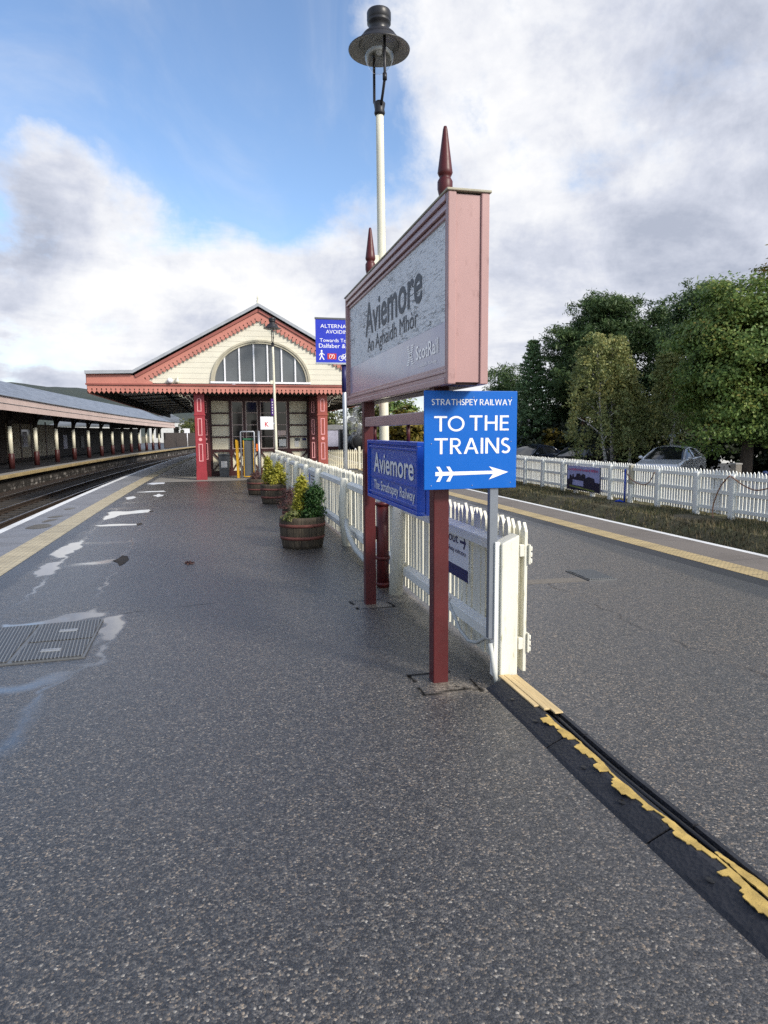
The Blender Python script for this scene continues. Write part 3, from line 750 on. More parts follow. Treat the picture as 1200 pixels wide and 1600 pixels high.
def platform_surface():
    xs = np.unique(np.round(np.concatenate([np.arange(-3.97, -1.7, .02), np.arange(-1.7, -.4, .06), np.arange(-.4, .7, .015), np.arange(.7, 1.9, .08), np.arange(1.9, 2.3, .02), np.arange(2.3, 4.12, .1), [4.12]]), 3))
    ys = np.unique(np.round(np.concatenate([np.arange(-4, 1.4, .3), np.arange(1.4, 3.4, .06), np.arange(3.4, 8, .03), np.arange(8, 12, .04), np.arange(12, 24.9, .07), [24.9]]), 3))
    X, Y = np.meshgrid(xs, ys, indexing='ij')
    jx = X + (vnoise(X, Y, 6, 1) - .5) * .10 + (vnoise(X, Y, 18, 2) - .5) * .04
    jy = Y + (vnoise(X, Y, 5, 3) - .5) * .16
    wet = np.zeros(X.shape)
    # the sunken, damp strip along the drain, with soft variation
    strip = sstep(X, -3.80, -3.66) * (1 - sstep(jx, -2.9, -2.70)) * sstep(Y, 6.4, 6.9)
    wet = np.maximum(wet, strip * (.10 + .20 * vnoise(X, Y * .6, 2.2, 5)))
    cover = (1 - sstep(jx, -2.46, -2.32)) * sstep(Y, 4.3, 5.0) * (1 - sstep(jy, 6.6, 6.75))
    wet = np.maximum(wet, cover * (.22 + .25 * vnoise(X, Y, 3, 6)))
    low = (1 - sstep(jx, -2.62, -2.35)) * (1 - sstep(Y, 4.3, 5.2))
    wet = np.maximum(wet, low * .30)
    for k, P in enumerate(POOLS):
        d = poly_sd(jx, jy, P); soft = k in (10, 11, 12)
        wet = np.maximum(wet, (.66 if soft else 1) * (1 - sstep(d, -.08 if soft else -.03, .12 if soft else .09)))
    for L, w, amp in WETLINES:
        d = np.full(X.shape, 1e9)
        for a, b in zip(L, L[1:]): d = np.minimum(d, seg_dist(jx, jy, a, b))
        wet = np.maximum(wet, amp * .8 * (1 - sstep(d, w * .1, w * 1.5)) * (.35 + .85 * vnoise(X, Y, 2.6, 8)))
    # faint damp sheen over the whole western half
    wet = np.maximum(wet, .16 * (1 - sstep(X, -2.4, .2)) * (.4 + vnoise(X, Y, 1.1, 9)))
    tone = sstep(X, -4.2, -3.96) * (1 - sstep(jx, -3.74, -3.70))                    # newer black strip beside the tactile paving
    tone = np.maximum(tone, .85 * sstep(X + (vnoise(X, Y, .5, 4) - .5) * .3, 3.78, 3.95))
    hole = 1 - sstep(poly_sd(X, Y, POTHOLE), -.01, .015)
    seam = np.full(X.shape, 1e9)                                                   # old joints in the surfacing
    for L in ([(2.02, 6.62), (1.99, 4.94), (2.09, 3.7), (2.2, 1.5)], [(-2.35, 6.52), (-1.5, 6.7)]):
        for a, b in zip(L, L[1:]): seam = np.minimum(seam, seg_dist(jx, Y, a, b))
    crack = .55 * (1 - sstep(seam, .004, .022)) * sstep(vnoise(X, Y, 3, 35), .3, .6)
    for (px, py, hw) in ((-.05, 4.13, .17), (-.05, 6.25, .16)):                       # cut squares where the posts were set
        sq = [(px - hw, py - hw * 1.1), (px + hw * 1.2, py - hw), (px + hw * 1.1, py + hw), (px - hw * 1.1, py + hw)]
        dd = np.full(X.shape, 1e9)
        for a, b in zip(sq, sq[1:] + sq[:1]): dd = np.minimum(dd, seg_dist(X + (jx - X) * .35, Y + (jy - Y) * .25, a, b))
        crack = np.maximum(crack, .97 * (1 - sstep(dd, .006, .022)) * (vnoise(X, Y, 9, 31) > .28))
    for (a, b) in (((.06, 3.96), (.20, 3.95)), ((.30, 3.98), (.5, 4.25))):
        crack = np.maximum(crack, .9 * (1 - sstep(seg_dist(jx, jy, a, b), .003, .02)))
    tone = np.maximum(tone, hole)
    warm = sstep(jx, 1.9, 2.15) * .8 + .35 * sstep(X, .4, .6) + .25 * (vnoise(X, Y, .35, 33) > .5) * sstep(X, -1, .3)
    warm = np.clip(warm, 0, 1)
    wet = wet * (1 - hole)
    pale = np.zeros(X.shape)
    for (px, py, rx, ry) in ((-.02, 4.02, .16, .22), (0.0, 6.20, .15, .2), (.30, 6.4, .16, .18), (.28, 5.2, .10, 1.1), (.10, 3.98, .16, .10)):
        pale = np.maximum(pale, .75 * (1 - sstep(np.hypot((jx - px) / rx, (jy - py) / ry), .5, 1.1)))
    Z = np.zeros(X.shape)
    n0, n1 = X.shape
    V = np.stack([X, Y, Z], -1).reshape(-1, 3)
    i = np.arange(n0 - 1)[:, None] * n1 + np.arange(n1 - 1)[None, :]
    Fq = np.stack([i, i + n1, i + n1 + 1, i + 1], -1).reshape(-1, 4)
    me = quads('platform_surface', V, Fq)
    for nm, arr in (('wet', wet), ('tone', tone), ('pale', pale), ('warm', warm), ('crack', crack)):
        at = me.attributes.new(nm, 'FLOAT', 'POINT'); at.data.foreach_set('value', arr.reshape(-1).astype(np.float32))
    o = link_mesh('platform_surface', me, M['asphalt']); o['kind'] = 'structure'

def quads(name, V, Fq):
    me = bpy.data.meshes.new(name)
    me.vertices.add(len(V)); me.vertices.foreach_set('co', np.ascontiguousarray(V, np.float32).reshape(-1))
    k = Fq.shape[1]
    me.loops.add(Fq.size); me.loops.foreach_set('vertex_index', np.ascontiguousarray(Fq, np.int32).reshape(-1))
    me.polygons.add(len(Fq)); me.polygons.foreach_set('loop_start', np.arange(0, Fq.size, k, dtype=np.int32))
    me.polygons.foreach_set('loop_total', np.full(len(Fq), k, np.int32))
    me.update(calc_edges=True); me.validate()
    return me
platform_surface()
ribbon('platform_surface', -3.97, 4.12, 24.9, 120, -.004, M['asphalt'], 4)
# strips along both edges
ribbon('platform_edge', -5.20, -5.05, -4, 120, 0, M['edge_white'])
ribbon('coping_slabs', -5.05, -4.36, -4, 120, 0, M['coping_slab'])
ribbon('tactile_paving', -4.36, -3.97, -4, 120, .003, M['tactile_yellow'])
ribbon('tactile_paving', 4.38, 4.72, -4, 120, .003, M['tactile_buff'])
ribbon('platform_drain_strip', 4.12, 4.38, -4, 120, 0, M['dark_asphalt'])
ribbon('coping_slabs', 4.72, 5.44, -4, 120, 0, M['buff_slab'])
ribbon('platform_edge', 5.44, 5.55, -4, 120, 0, M['edge_white'])
mb = MB()
for x0, x1 in ((-5.2, -5.08), (5.43, 5.55)): bent_bar(mb, x0, x1, -.09, -.004, -4, 120)
for x0, x1 in ((-5.05, -4.9), (5.25, 5.40)): bent_bar(mb, x0, x1, -1.05, -.09, -4, 120)
structure('', mb.build('platform_wall', M['sooty']))
ribbon('concrete_apron', -3.75, -.25, 24.2, 26.9, .004, M['concrete'], 1)
# pools lying in dips of the coping slabs
def pool(P, z, name='rain_pool'):
    n = 28; pts = []
    for i in range(len(P)):
        a, b = Vector(P[i]), Vector(P[(i + 1) % len(P)])
        for k in range(4): pts.append(a.lerp(b, k / 4))
    for _ in range(2): pts = [(pts[i - 1] + pts[i] * 2 + pts[(i + 1) % len(pts)]) / 4 for i in range(len(pts))]
    o = MB().add([(p.x, p.y, z) for p in pts], [tuple(range(len(pts)))]).build(name, M['pool'])
    o['kind'] = 'structure'
t = NT('rain_water'); M['pool'] = t.set(Base_Color=(.030, .024, .010), Roughness=.2, Specular_IOR_Level=.05)
for P in ([(-4.83, 12.99), (-4.76, 13.55), (-4.58, 13.60), (-4.43, 13.39), (-4.43, 13.05), (-4.61, 12.88)], [(-4.75, 13.9), (-4.70, 14.3), (-4.52, 14.34), (-4.58, 14.04), (-4.67, 13.80)],
          [(-4.83, 14.58), (-4.71, 14.9), (-4.51, 14.87), (-4.61, 14.58)], [(-4.82, 16.18), (-4.71, 16.42), (-4.59, 16.4), (-4.63, 16.15), (-4.72, 16.0)]):
    pool(P, .004)

m = MB()
for P in (POTHOLE, [(-2.95, 13.11), (-2.88, 13.25), (-2.83, 13.02), (-2.91, 12.85)]): m.add([(x, y, .004) for x, y in P], [tuple(range(len(P)))])
structure('', m.build('surface_hole', M['soil']))
# railway beds and tracks, west side
ribbon('track_bed', -9.95, -5.05, -4, 130, -.95, M['ballast'])
ribbon('track_bed', -11.3, -9.95, -4, 130, -.93, M['brown_ballast'])
ribbon('track_bed', 5.25, 8.6, -4, 130, -.95, M['ballast'])
def track(xl, xr, label, sleepers):
    T = thing('railway_track', label, 'railway track', ((xl + xr) / 2, 10, -.95), 'railway tracks beside the platforms')
    for x in (xl, xr):
        m = MB(); bent_bar(m, x - .035, x + .035, -.83, -.775, -4, 130); bent_bar(m, x - .012, x + .012, -.90, -.83, -4, 130); bent_bar(m, x - .07, x + .07, -.925, -.90, -4, 130)
        r = m.build('rail', M['rail'], T)
        m = MB(); bent_bar(m, x - .03, x + .03, -.775, -.768, -4, 130); m.build('running_surface', M['rail_head'], r)
    if sleepers:
        first = MB().box(xl - .5, xr + .5, 12 - .12, 12 + .12, -.98, -.926).build('sleeper', M['sleeper'], T)
        for i in range(1, 70):
            c = first.copy(); COL.objects.link(c); c.parent = T
            y = 12 + .72 * i; c.location = (sh(y), y - 12, 0)
track(-7.38, -5.945, 'dark railway track directly below the wet white platform edge', True)
track(-9.93, -8.495, 'railway track beside the stone faced platform under the long slate canopy', True)
track(6.28, 7.715, 'railway track between the buff tactile platform edge and the grass bank', False)
# opposite platform
ribbon('far_platform', -30, -11.25, -4, 150, -.2, M['dark_asphalt'], 4)
ribbon('far_platform_edge', -11.95, -11.25, -4, 150, -.196, M['far_edge'] if 'far_edge' in M else M['concrete'], 4)
mb = MB(); bent_bar(mb, -11.35, -11.08, -.32, -.19, -4, 150); structure('', mb.build('far_platform_edge', M['tactile_buff']))
mb = MB(); bent_bar(mb, -11.6, -11.32, -1.0, -.32, -4, 150); structure('', mb.build('far_platform_wall', M['stone_wall']))
# east side: bank, grass, car park
ribbon('grass_bank', 8.6, 9.2, -4, 130, -.95, M['turf'], 3, z2=-.5)
ribbon('grass_bank', 9.2, 12.2, -4, 130, -.5, M['turf'], 3)
ribbon('car_park', 12.2, 60, -4, 160, -.5, M['car_park'], 4)
def grass():
    N = 52000
    y = 4 + rng.random(N) ** 1.3 * 42; x = 8.6 + rng.random(N) * 2.9
    k = vnoise(x, y, .7, 21) + .5 * vnoise(x, y, 2.5, 22)
    keep = k > .42 + .25 * rng.random(N); x = x[keep]; y = y[keep]; k = k[keep]; N = len(x)
    xs = x + .0009 * np.maximum(0, y - 15) ** 2
    z = np.where(x < 9.2, -.95 + (x - 8.6) / .6 * .45, -.5)
    h = (.03 + .07 * rng.random(N)) * (0.6 + k); a = rng.random(N) * 6.28; w = .006 + .008 * rng.random(N)
    lx = rng.normal(0, .035, N); ly = rng.normal(0, .035, N)
    base = np.stack([xs, y, z - .005], -1); dx = np.stack([np.cos(a) * w, np.sin(a) * w, 0 * a], -1)
    tip = base + np.stack([lx, ly, h], -1)
    V = np.stack([base - dx, base + dx, tip], 1).reshape(-1, 3); Fq = np.arange(3 * N).reshape(N, 3)
    o = link_mesh('grass', quads('grass', V, Fq), M['grass'])
    tag(o, 'short tired grass with bare patches between track and white fence', 'grass', kind='stuff')
grass()
# far hill
def hill():
    V = []; F = []; xs = np.linspace(-900, 300, 90); ys = np.linspace(700, 1500, 14)
    for i, x in enumerate(xs):
        for j, y in enumerate(ys):
            e = (y - 700) / 800
            prof = 74 * math.exp(-((x + 330) / 210) ** 2) + 34 * math.exp(-((x + 90) / 130) ** 2) + 10 * math.exp(-((x - 120) / 160) ** 2)
            V.append((x, y, -1 + prof * math.sin(min(1, e * 2.2) * PI / 2) + 2.5 * math.sin(x * .09) * e + 1.5 * math.sin(x * .23 + 1) * e))
    n = len(ys)
    for i in range(len(xs) - 1):
        for j in range(n - 1): F.append((i * n + j, (i + 1) * n + j, (i + 1) * n + j + 1, i * n + j + 1))
    o = MB().add(V, F, True).build('hill', M['hill']); o['kind'] = 'structure'
hill()

# access covers
def cover(name, label, P, panel_split=None):
    cx = sum(p[0] for p in P) / len(P); cy = sum(p[1] for p in P) / len(P)
    T = thing(name, label, 'manhole cover', (cx, cy, 0), 'steel access covers let into the platform')
    MB().prism(P, FZ, .0, .012).build('frame', M['cover_edge'], T)
    def inset(Q, d):
        c = Vector((sum(p[0] for p in Q) / len(Q), sum(p[1] for p in Q) / len(Q)))
        return [tuple(Vector(p) + (c - Vector(p)).normalized() * d) for p in Q]
    for Q in (panel_split or [P]):
        MB().prism(inset(Q, .028), FZ, .012, .020).build('plate', M['cover'], T, bevel=.002)
        c = Vector((sum(p[0] for p in Q) / len(Q), sum(p[1] for p in Q) / len(Q)))
    return T
P = [(-3.62, 5.20), (-2.45, 5.26), (-2.48, 6.32), (-3.62, 6.24)]
T = cover('manhole_cover', 'wide ribbed steel manhole cover ringed by wet asphalt', P, [[(-3.62, 5.20), (-2.96, 5.235), (-2.98, 6.28), (-3.62, 6.24)], [(-2.96, 5.235), (-2.45, 5.26), (-2.46, 5.72), (-2.965, 5.70)], [(-2.965, 5.70), (-2.46, 5.72), (-2.48, 6.32), (-2.98, 6.28)]])
for (x, y) in ((-2.70, 5.98), (-2.72, 5.45)):
    m = MB(); m.box(x - .07, x + .07, y - .025, y - .012, .02, .028); m.box(x - .07, x + .07, y + .012, y + .025, .02, .028)
    m.build('lifting_slot', M['galvanised'], T)
cover('manhole_cover', 'small square steel cover beside a concrete channel east of the white fence', [(2.49, 6.60), (2.82, 6.58), (2.83, 7.13), (2.50, 7.15)])
o = MB().prism([(1.3, 6.66), (2.47, 6.62), (2.47, 6.80), (1.3, 6.86)], FZ, -.01, .003).build('drain_channel', M['concrete_patch']); o['kind'] = 'structure'
# dark sump shadow around the small cover
LX = (0, -1, 0); LZ = (0, 0, 1); FXD = (1, 0, 0)
# ------------------------------------------------------------------ big station name board on two maroon posts
def write(txt, w, h, org, xd, par, mat, bold=0.0, depth=.003):
    m = MB(); add_mesh(m, text_mesh(txt, w, h, org, xd, LZ, depth, bold=bold))
    return m.build('lettering', mat, par, fix=False)
def station_sign():
    S = thing('station_sign', 'large weathered pink framed station name board on two maroon posts', 'station sign', (0, 5.2, 0))
    for y in (4.17, 6.29):
        MB().box(-.105, -.002, y - .05, y + .05, -.05, 1.94).build('post', M['maroon'], S, bevel=.006)
    y0, y1, z0, z1 = 3.80, 7.02, 1.925, 3.0
    xl, xr = -.125, .125
    # hollow carcass: end boards, top, bottom
    m = MB(); m.box(xl + .05, xr - .05, y0 + .035, y1 - .035, z0 + .03, z1 - .03); m.build('carcass', M['pink_sign'], S)
    for a, b in ((y0 + .012, y0 + .034), (y1 - .034, y1 - .012)):
        MB().box(xl + .052, xr - .052, a, b, z0 + .012, z1 - .012).build('end_board', M['pink_sign'], S)
    for x0, x1, mat in ((xl, xl + .05, M['pink_sign']), (xr - .05, xr, M['pink_sign'])):
        for a, b in ((y0, y0 + .045), (y1 - .045, y1)): MB().box(x0, x1, a, b, z0, z1).build('corner_trim', mat, S, bevel=.006)
    # stepped moulding round the west face
    def moulding(side):
        m = MB(); s = -1 if side < 0 else 1; xo = xl if s < 0 else xr
        for k, (ins, w, proud) in enumerate(((.0, .040, 0.004), (.040, .028, -.012), (.068, .022, -.004), (.090, .028, -.022))):
            a0, a1, b0, b1 = y0 + .045, y1 - .045, z0 + ins, z1 - ins
            xa, xb = sorted((xo + s * proud, xo - s * .05))
            m.box(xa, xb, a0, a1, b1 - w, b1); m.box(xa, xb, a0, a1, b0, b0 + w)
            if k:
                i2 = ins - .04
                m.box(xa, xb, y0 + .045 + i2 * .45, y0 + .045 + (i2 + w) * .45, b0 + w, b1 - w); m.box(xa, xb, y1 - .045 - (i2 + w) * .45, y1 - .045 - i2 * .45, b0 + w, b1 - w)
        return m.build('moulding', M['mauve_sign'], S, bevel=.005)
    moulding(-1); moulding(1)
    MB().box(xl - .01, xr + .01, y0 - .01, y1 + .01, z1, z1 + .014).build('top_board', M['fence_grey'], S, bevel=.004)
    MB().box(xl + .055, xr - .055, y0 + .04, y1 - .04, z0 - .004, z0 + .03).build('soffit', M['maroon_dark'], S)
    for s in (-1, 1):
        x = xl + .035 if s < 0 else xr - .035
        xd = LX if s < 0 else (0, 1, 0); N = Vector((s, 0, 0))
        zd = 2.302
        board = MB().box(min(x, x - s * .012), max(x, x - s * .012), y0 + .07, y1 - .07, zd, z1 - .10).build('weathered_board', M['flaking'], S)
        low = MB().box(min(x + s * .006, x - s * .012), max(x + s * .006, x - s * .012), y0 + .07, y1 - .07, z0 + .10, zd - .004).build('operator_panel', M['lilac'], S)
        if s < 0:
            write('Aviemore', 1.78, .285, (x, 6.20, 2.508), xd, board, M['dark_letter'], .014)
            write('An Aghaidh Mhòr', 1.60, .158, (x, 6.12, 2.325), xd, board, M['dark_letter'], .0)
            m = MB(); xx = x + s * .006
            write('ScotRail', .49, .095, (xx, 4.545, 2.132), xd, low, M['ghost_white'], .012)
            write("Scotland's Railway", .41, .030, (xx, 4.50, 2.072), xd, low, M['ghost_white'])
            for i in range(9):          # striped saltire badge
                zz = 2.118 + i * .0155; half = .030 + .075 * abs(i - 4) / 4
                for q in (-1, 1):
                    yc = 4.685 + q * half * .55
                    m.add([(xx - .003, yc + .028, zz), (xx - .003, yc - .028, zz), (xx - .003, yc - .028, zz + .008), (xx - .003, yc + .028, zz + .008)], [(0, 1, 2, 3)])
            m.build('emblem', M['ghost_white'], low, fix=False)
    # turned finials
    prof = [(0.0, .49), (.009, .487), (.014, .47), (.044, .235), (.047, .215), (.040, .200), (.033, .190), (.040, .178), (.047, .165), (.047, .12), (.036, .075), (.034, .055), (.055, .050), (.055, .0), (0, 0)]
    for y in (4.17, 6.29):
        MB().lathe(prof, (-.02, y, z1 + .012), 20).build('finial', M['maroon'], S)
    # cross rail between the posts with two hangers
    MB().box(-.10, -.035, 4.226, 6.234, 1.70, 1.785).build('cross_rail', M['mauve_sign'], S, bevel=.006)
    return S
station_sign()

def heritage_sign():
    S = thing('hanging_sign', 'small royal blue framed name board hung low between the maroon posts', 'sign', (-.03, 5.3, 1.06))
    y0, y1, z0, z1 = 4.50, 6.12, 1.065, 1.58
    MB().box(-.045, .035, y0 + .01, y1 - .01, z0 + .01, z1 - .01).build('backing', M['box_blue'], S, bevel=.004)
    m = MB()
    for ins, w, p in ((0, .03, .0), (.03, .018, .018), (.048, .02, .006)):
        m.box(-.105 + p, -.04, y0 + ins * .7, y1 - ins * .7, z1 - ins - w, z1 - ins); m.box(-.105 + p, -.04, y0 + ins * .7, y1 - ins * .7, z0 + ins, z0 + ins + w)
        m.box(-.105 + p + .001, -.04, y0 + ins * .7, y0 + ins * .7 + w, z0 + ins + w, z1 - ins - w); m.box(-.105 + p + .001, -.04, y1 - ins * .7 - w, y1 - ins * .7, z0 + ins + w, z1 - ins - w)
    m.build('frame', M['box_blue'], S, bevel=.004)
    MB().box(-.04, .04, y0 - .005, y0 + .0, z0 + .002, z1 - .002).build('end_board', M['box_blue'], S)
    pn = MB().box(-.086, -.045, y0 + .06, y1 - .06, z0 + .06, z1 - .06).build('panel', M['crazed_blue'], S)
    write('Aviemore', 1.27, .175, (-.086, 5.90, 1.300), LX, pn, M['white_letter'], .014, .006)
    write('The Strathspey Railway', 1.30, .105, (-.086, 5.90, 1.130), LX, pn, M['white_letter'], .008, .006)
    MB().box(-.094, -.086, y0 + .08, y1 - .08, 1.254, 1.268).build('dividing_bead', M['box_blue'], pn)
    for y in (4.85, 5.95):
        MB().tube([(-.068, y, 1.56), (-.068, y, 1.705)], .014, 8).build('hanger', M['maroon'], S)
heritage_sign()

def trains_sign():
    S = thing('direction_sign', 'bright blue square sign reading TO THE TRAINS with a white feathered arrow', 'sign', (.27, 4.06, 0))
    x0, x1, z0, z1, y = -.20, .415, 1.29, 1.90, 4.02
    pn = MB().box(x0, x1, y, y + .012, z0, z1).build('panel', M['sign_blue'], S, bevel=.003)
    X = (1, 0, 0)
    for txt, cap, dx, z, w, gap in (('STRATHSPEY RAILWAY', .037, .048, 1.812, .530, .13), ('TO', .094, .064, 1.651, .197, .05), ('THE', .094, .295, 1.655, .263, .15), ('TRAINS', .098, .066, 1.511, .502, .13)):
        m = MB(); gill(m, txt, cap, (x0 + dx, y, z), X, LZ, w, .001, gap); m.build('lettering', M['white_letter'], pn, fix=False)
    m = MB()
    ax = x0 + .072
    def P(pts): m.add([(ax + a, y - .0012 - .0004 * P.k, 1.388 + b) for a, b in pts], [tuple(range(len(pts)))]); P.k += 1
    P.k = 0
    P([(0, -.0125), (.40, -.006), (.40, .014), (0, .0125)])
    P([(.355, .042), (.487, .004), (.355, -.042), (.392, .004)])
    for q in (0, .066):
        P([(.005 + q, .045), (.027 + q, .045), (.050 + q, .008), (.030 + q, .008)])
        P([(.005 + q, -.048), (.029 + q, -.048), (.050 + q, -.006), (.030 + q, -.006)])
    m.build('arrow', M['white_letter'], pn, fix=False)
    for a, b in ((.32, 1.86), (.575, 1.86), (.045, 1.575), (.575, 1.585), (.045, 1.315), (.315, 1.312), (.575, 1.325)):
        MB().ball((x0 + a, y - .001, b), .0035, 8, 5).build('screw', M['galvanised'], pn)
    MB().box(.243, .300, y + .014, y + .058, .30, 1.86).build('post', M['grey_metal'], S, bevel=.003)
    for z in (1.36, 1.80):
        MB().box(-.06, .35, y + .0125, y + .0138, z, z + .04).build('fixing_rail', M['galvanised'], S)
trains_sign()

# ------------------------------------------------------------------ lamp posts
def lamp_post(loc, label, H=5.79, taper=True):
    S = thing('lamp_post', label, 'lamp post', loc, 'tall cream lamp posts with black gas style lanterns')
    x, y, z = loc
    L = lambda r: [(x + r[0], y + r[1], z + r[2])]
    top = H - .92
    base = MB().tube([(x, y, -.02), (x, y, .90)], .066, 18).build('base_column', M['maroon'], S)
    m = MB()
    for zz in (.02, .30, .88): m.tube([(x, y, zz), (x, y, zz + .035)], .078, 18)
    m.build('collar_ring', M['maroon'], base)
    MB().box(x - .13, x - .06, y - .02, y + .02, .52, .66).build('hasp', M['maroon_dark'], base, bevel=.005)
    MB().tube([(x + .03 * (1 - k), y, .90 + (top - .90) * k) for k in [i / 10 for i in range(11)]], [.052 - .014 * i / 10 for i in range(11)], 18).build('pole', M['cream'], S)
    m = MB(); m.box(x - .115, x - .03, y - .045, y + .03, 3.30, 3.42); m.tube([(x - .12 + .03 * math.cos(a), y - .03, 3.36 + .045 * math.sin(a)) for a in [i * .6 for i in range(10)]], .004, 6)
    m.build('cable_bracket', M['cream'], S, bevel=.003)
    MB().lathe([(0, -.11), (.045, -.11), (.055, -.09), (.048, -.06), (.055, -.02), (.058, .0), (.04, .02), (0, .03)], (x, y, top + .06), 18).build('cap_casting', M['black'], S)
    c = top
    for sgn, kink in ((-1, 0), (1, 1)):
        ax, ay = sgn * .012, -sgn * .175
        pts = [(x + ax * .4, y + ay * .25, c + .03), (x + ax * .8, y + ay * .6, c + .12), (x + ax, y + ay, c + .22 if kink else c + .14), (x + ax, y + ay, c + .61)]
        m = MB().tube(pts, .014, 8)
        if kink: m.tube([(x + ax, y + ay, c + .20), (x + ax, y + ay, c + .26)], .022, 8)
        m.build('lantern_arm', M['black'], S)
    zb = c + .545
    sd_ = MB().lathe([(.30, 0), (.303, .008), (.25, .034), (.205, .052), (.19, .10)], (x, y, zb), 40).build('lamp_shade', M['black'], S)
    MB().lathe([(.299, .0005), (.246, .026), (.198, .046), (.186, .10)], (x, y, zb), 40).build('shade_lining', M['enamel'], sd_)
    MB().lathe([(.0, .095), (.15, .095), (.185, .07), (.19, .05)], (x, y, zb), 32).build('reflector', M['enamel'], sd_)
    MB().lathe([(.0, .36), (.09, .36), (.112, .356), (.118, .343), (.118, .275), (.112, .268), (.116, .262), (.116, .245), (.100, .232), (.092, .175), (.10, .162), (.150, .150), (.162, .138), (.162, .110), (.19, .102), (.0, .10)], (x, y, zb), 32).build('chimney_vent', M['black'], S)
    g = [(.155 * math.sin(a), -.03 - .235 * math.cos(a) + .055) for a in [i * PI / 2 / 12 for i in range(13)]]
    MB().lathe([(max(r, .0005), zz) for r, zz in g] + [(.155, .07)], (x, y, zb), 32).build('globe', M['lamp_glass'], S)
    MB().lathe([(0, -.03), (.025, -.03), (.03, 0), (.03, .1), (0, .1)], (x, y, zb), 16).build('lamp_holder', M['white_sign'], S)
    return S
lamp_post((.235, 6.95, 0), 'tallest cream lamp post standing behind the pink station name board', 5.74)
lamp_post((.47, 23.75, 0), 'far lamp post carrying the white K board in front of the arched window', 5.52)

# ------------------------------------------------------------------ central picket fence
def picket(m, x0, x1, yc, w, z0, z1, tip=.05):
    l = random.gauss(0, .006); yc += random.gauss(0, .004); w *= random.uniform(.93, 1.05); z1 += random.gauss(0, .006); q = random.gauss(0, .002)
    m.prism([(yc - w / 2, z0), (yc + w / 2, z0), (yc + w / 2 + l, z1 - tip), (yc + l + random.gauss(0, .004), z1), (yc - w / 2 + l, z1 - tip)], FX, x0 + q, x1 + q)
def central_fence():
    S = thing('picket_fence', 'cream picket fence running down the middle of the platform to the building', 'fence', (.4, 12, 0))
    ys = [4.06, 6.60, 9.68, 12.35, 14.1, 15.9, 17.7, 19.5, 21.3, 22.3, 23.3]
    for i, y in enumerate(ys):
        lean = {0: .0, 2: -.05, 4: .03}.get(i, random.uniform(-.015, .015)); h = (.975 if i == 0 else 1.0) + random.uniform(-.02, .01)
        if i == 0:
            m = MB(); m.prism([(.315, -.02), (.436, -.02), (.436, .985), (.345, .945), (.315, .93)], FY, y - .06, y + .06)
            m.build('post', M['fence_cream'], S, bevel=.008)
        else:
            m = MB(); n = 4
            m.tube([(.29 + lean * -1.3, y, -.03), (.31 + lean * .2, y, h * .5), (.33, y, h - .02), (.33, y, h)], [.072, .07, .068, .05], 14)
            m.build('post', M['fence_cream'], S)
    for a, b in zip(ys, ys[1:]):
        m = MB(); y = a + (.10 if a < 5 else .05)
        while y < b - .02:
            picket(m, .415, .436, y, .072, .045 + random.uniform(-.008, .008), 1.085 + random.uniform(-.008, .008), .055); y += .098
        m.build('picket_panel', M['fence_cream'], S)
        e = .05
        MB().prism([(.345, .845), (.414, .845), (.414, .945), (.345, .915)], FX2, a + .062, b - .062).build('rail', M['fence_white'], S, bevel=.006)
        MB().prism([(.345, .205), (.414, .205), (.414, .31), (.345, .285)], FX2, a + .062, b - .062).build('rail', M['fence_white'], S, bevel=.006)
    # offcut board down the side of the end post
    MB().box(.278, .312, 4.02, 4.09, .04, .94).build('side_board', M['fence_white'], S, bevel=.004)
    return S
FX2 = lambda a, b, c: (a, c, b)
central_fence()
def folded_gate():
    S = thing('picket_gate', 'narrow cream picket gate folded back against the fence end', 'gate', (.49, 4.5, 0))
    m = MB(); y = 4.03
    while y < 5.0:
        picket(m, .475, .497, y, .07, .07, 1.06, .06); y += .1
    m.build('picket_panel', M['fence_cream'], S, bevel=.003)
    for z in (.22, .84): MB().box(.440, .474, 4.0, 5.0, z, z + .08).build('rail', M['fence_cream'], S, bevel=.005)
    for z in (.79, .20):
        m = MB(); m.box(.499, .511, 3.985, 4.05, z, z + .13)
        for q in (.02, .06, .10): m.tube([(.515, 3.99, z + q - .012), (.515, 3.99, z + q + .018)], .008, 8)
        m.build('hinge', M['fence_cream'], S, bevel=.004)
folded_gate()
# cables slung from the fence
m = MB().tube([(.345, 5.25, .36), (.335, 5.05, .25), (.33, 4.8, .13), (.33, 4.62, .10), (.33, 4.45, .14), (.335, 4.30, .22), (.34, 4.16, .25)], .014, 8)
tag(m.build('conduit_pipe', M['conduit'], loc=(.33, 4.6, .1)), 'grey conduit sagging in a loop below the way out notice', 'cable')
m = MB().tube([(.255, 4.03, .27), (.258, 4.01, .21), (.268, 3.99, .10), (.285, 3.98, .0)], .016, 8)
tag(m.build('conduit_pipe', M['conduit'], loc=(.27, 4.0, 0)), 'short pale pipe running down the end post into the cable ramp', 'cable')
m = MB().tube([(.28, 9.3, .42), (.25, 9.15, .36), (.24, 8.9, .25), (.25, 8.5, .14), (.26, 8.0, .10), (.27, 7.4, .16)], .035, 10)
tag(m.build('drain_pipe', M['conduit'], loc=(.26, 8.5, .1)), 'curved pale pipe fixed along the fence behind the nearest tub', 'pipe')
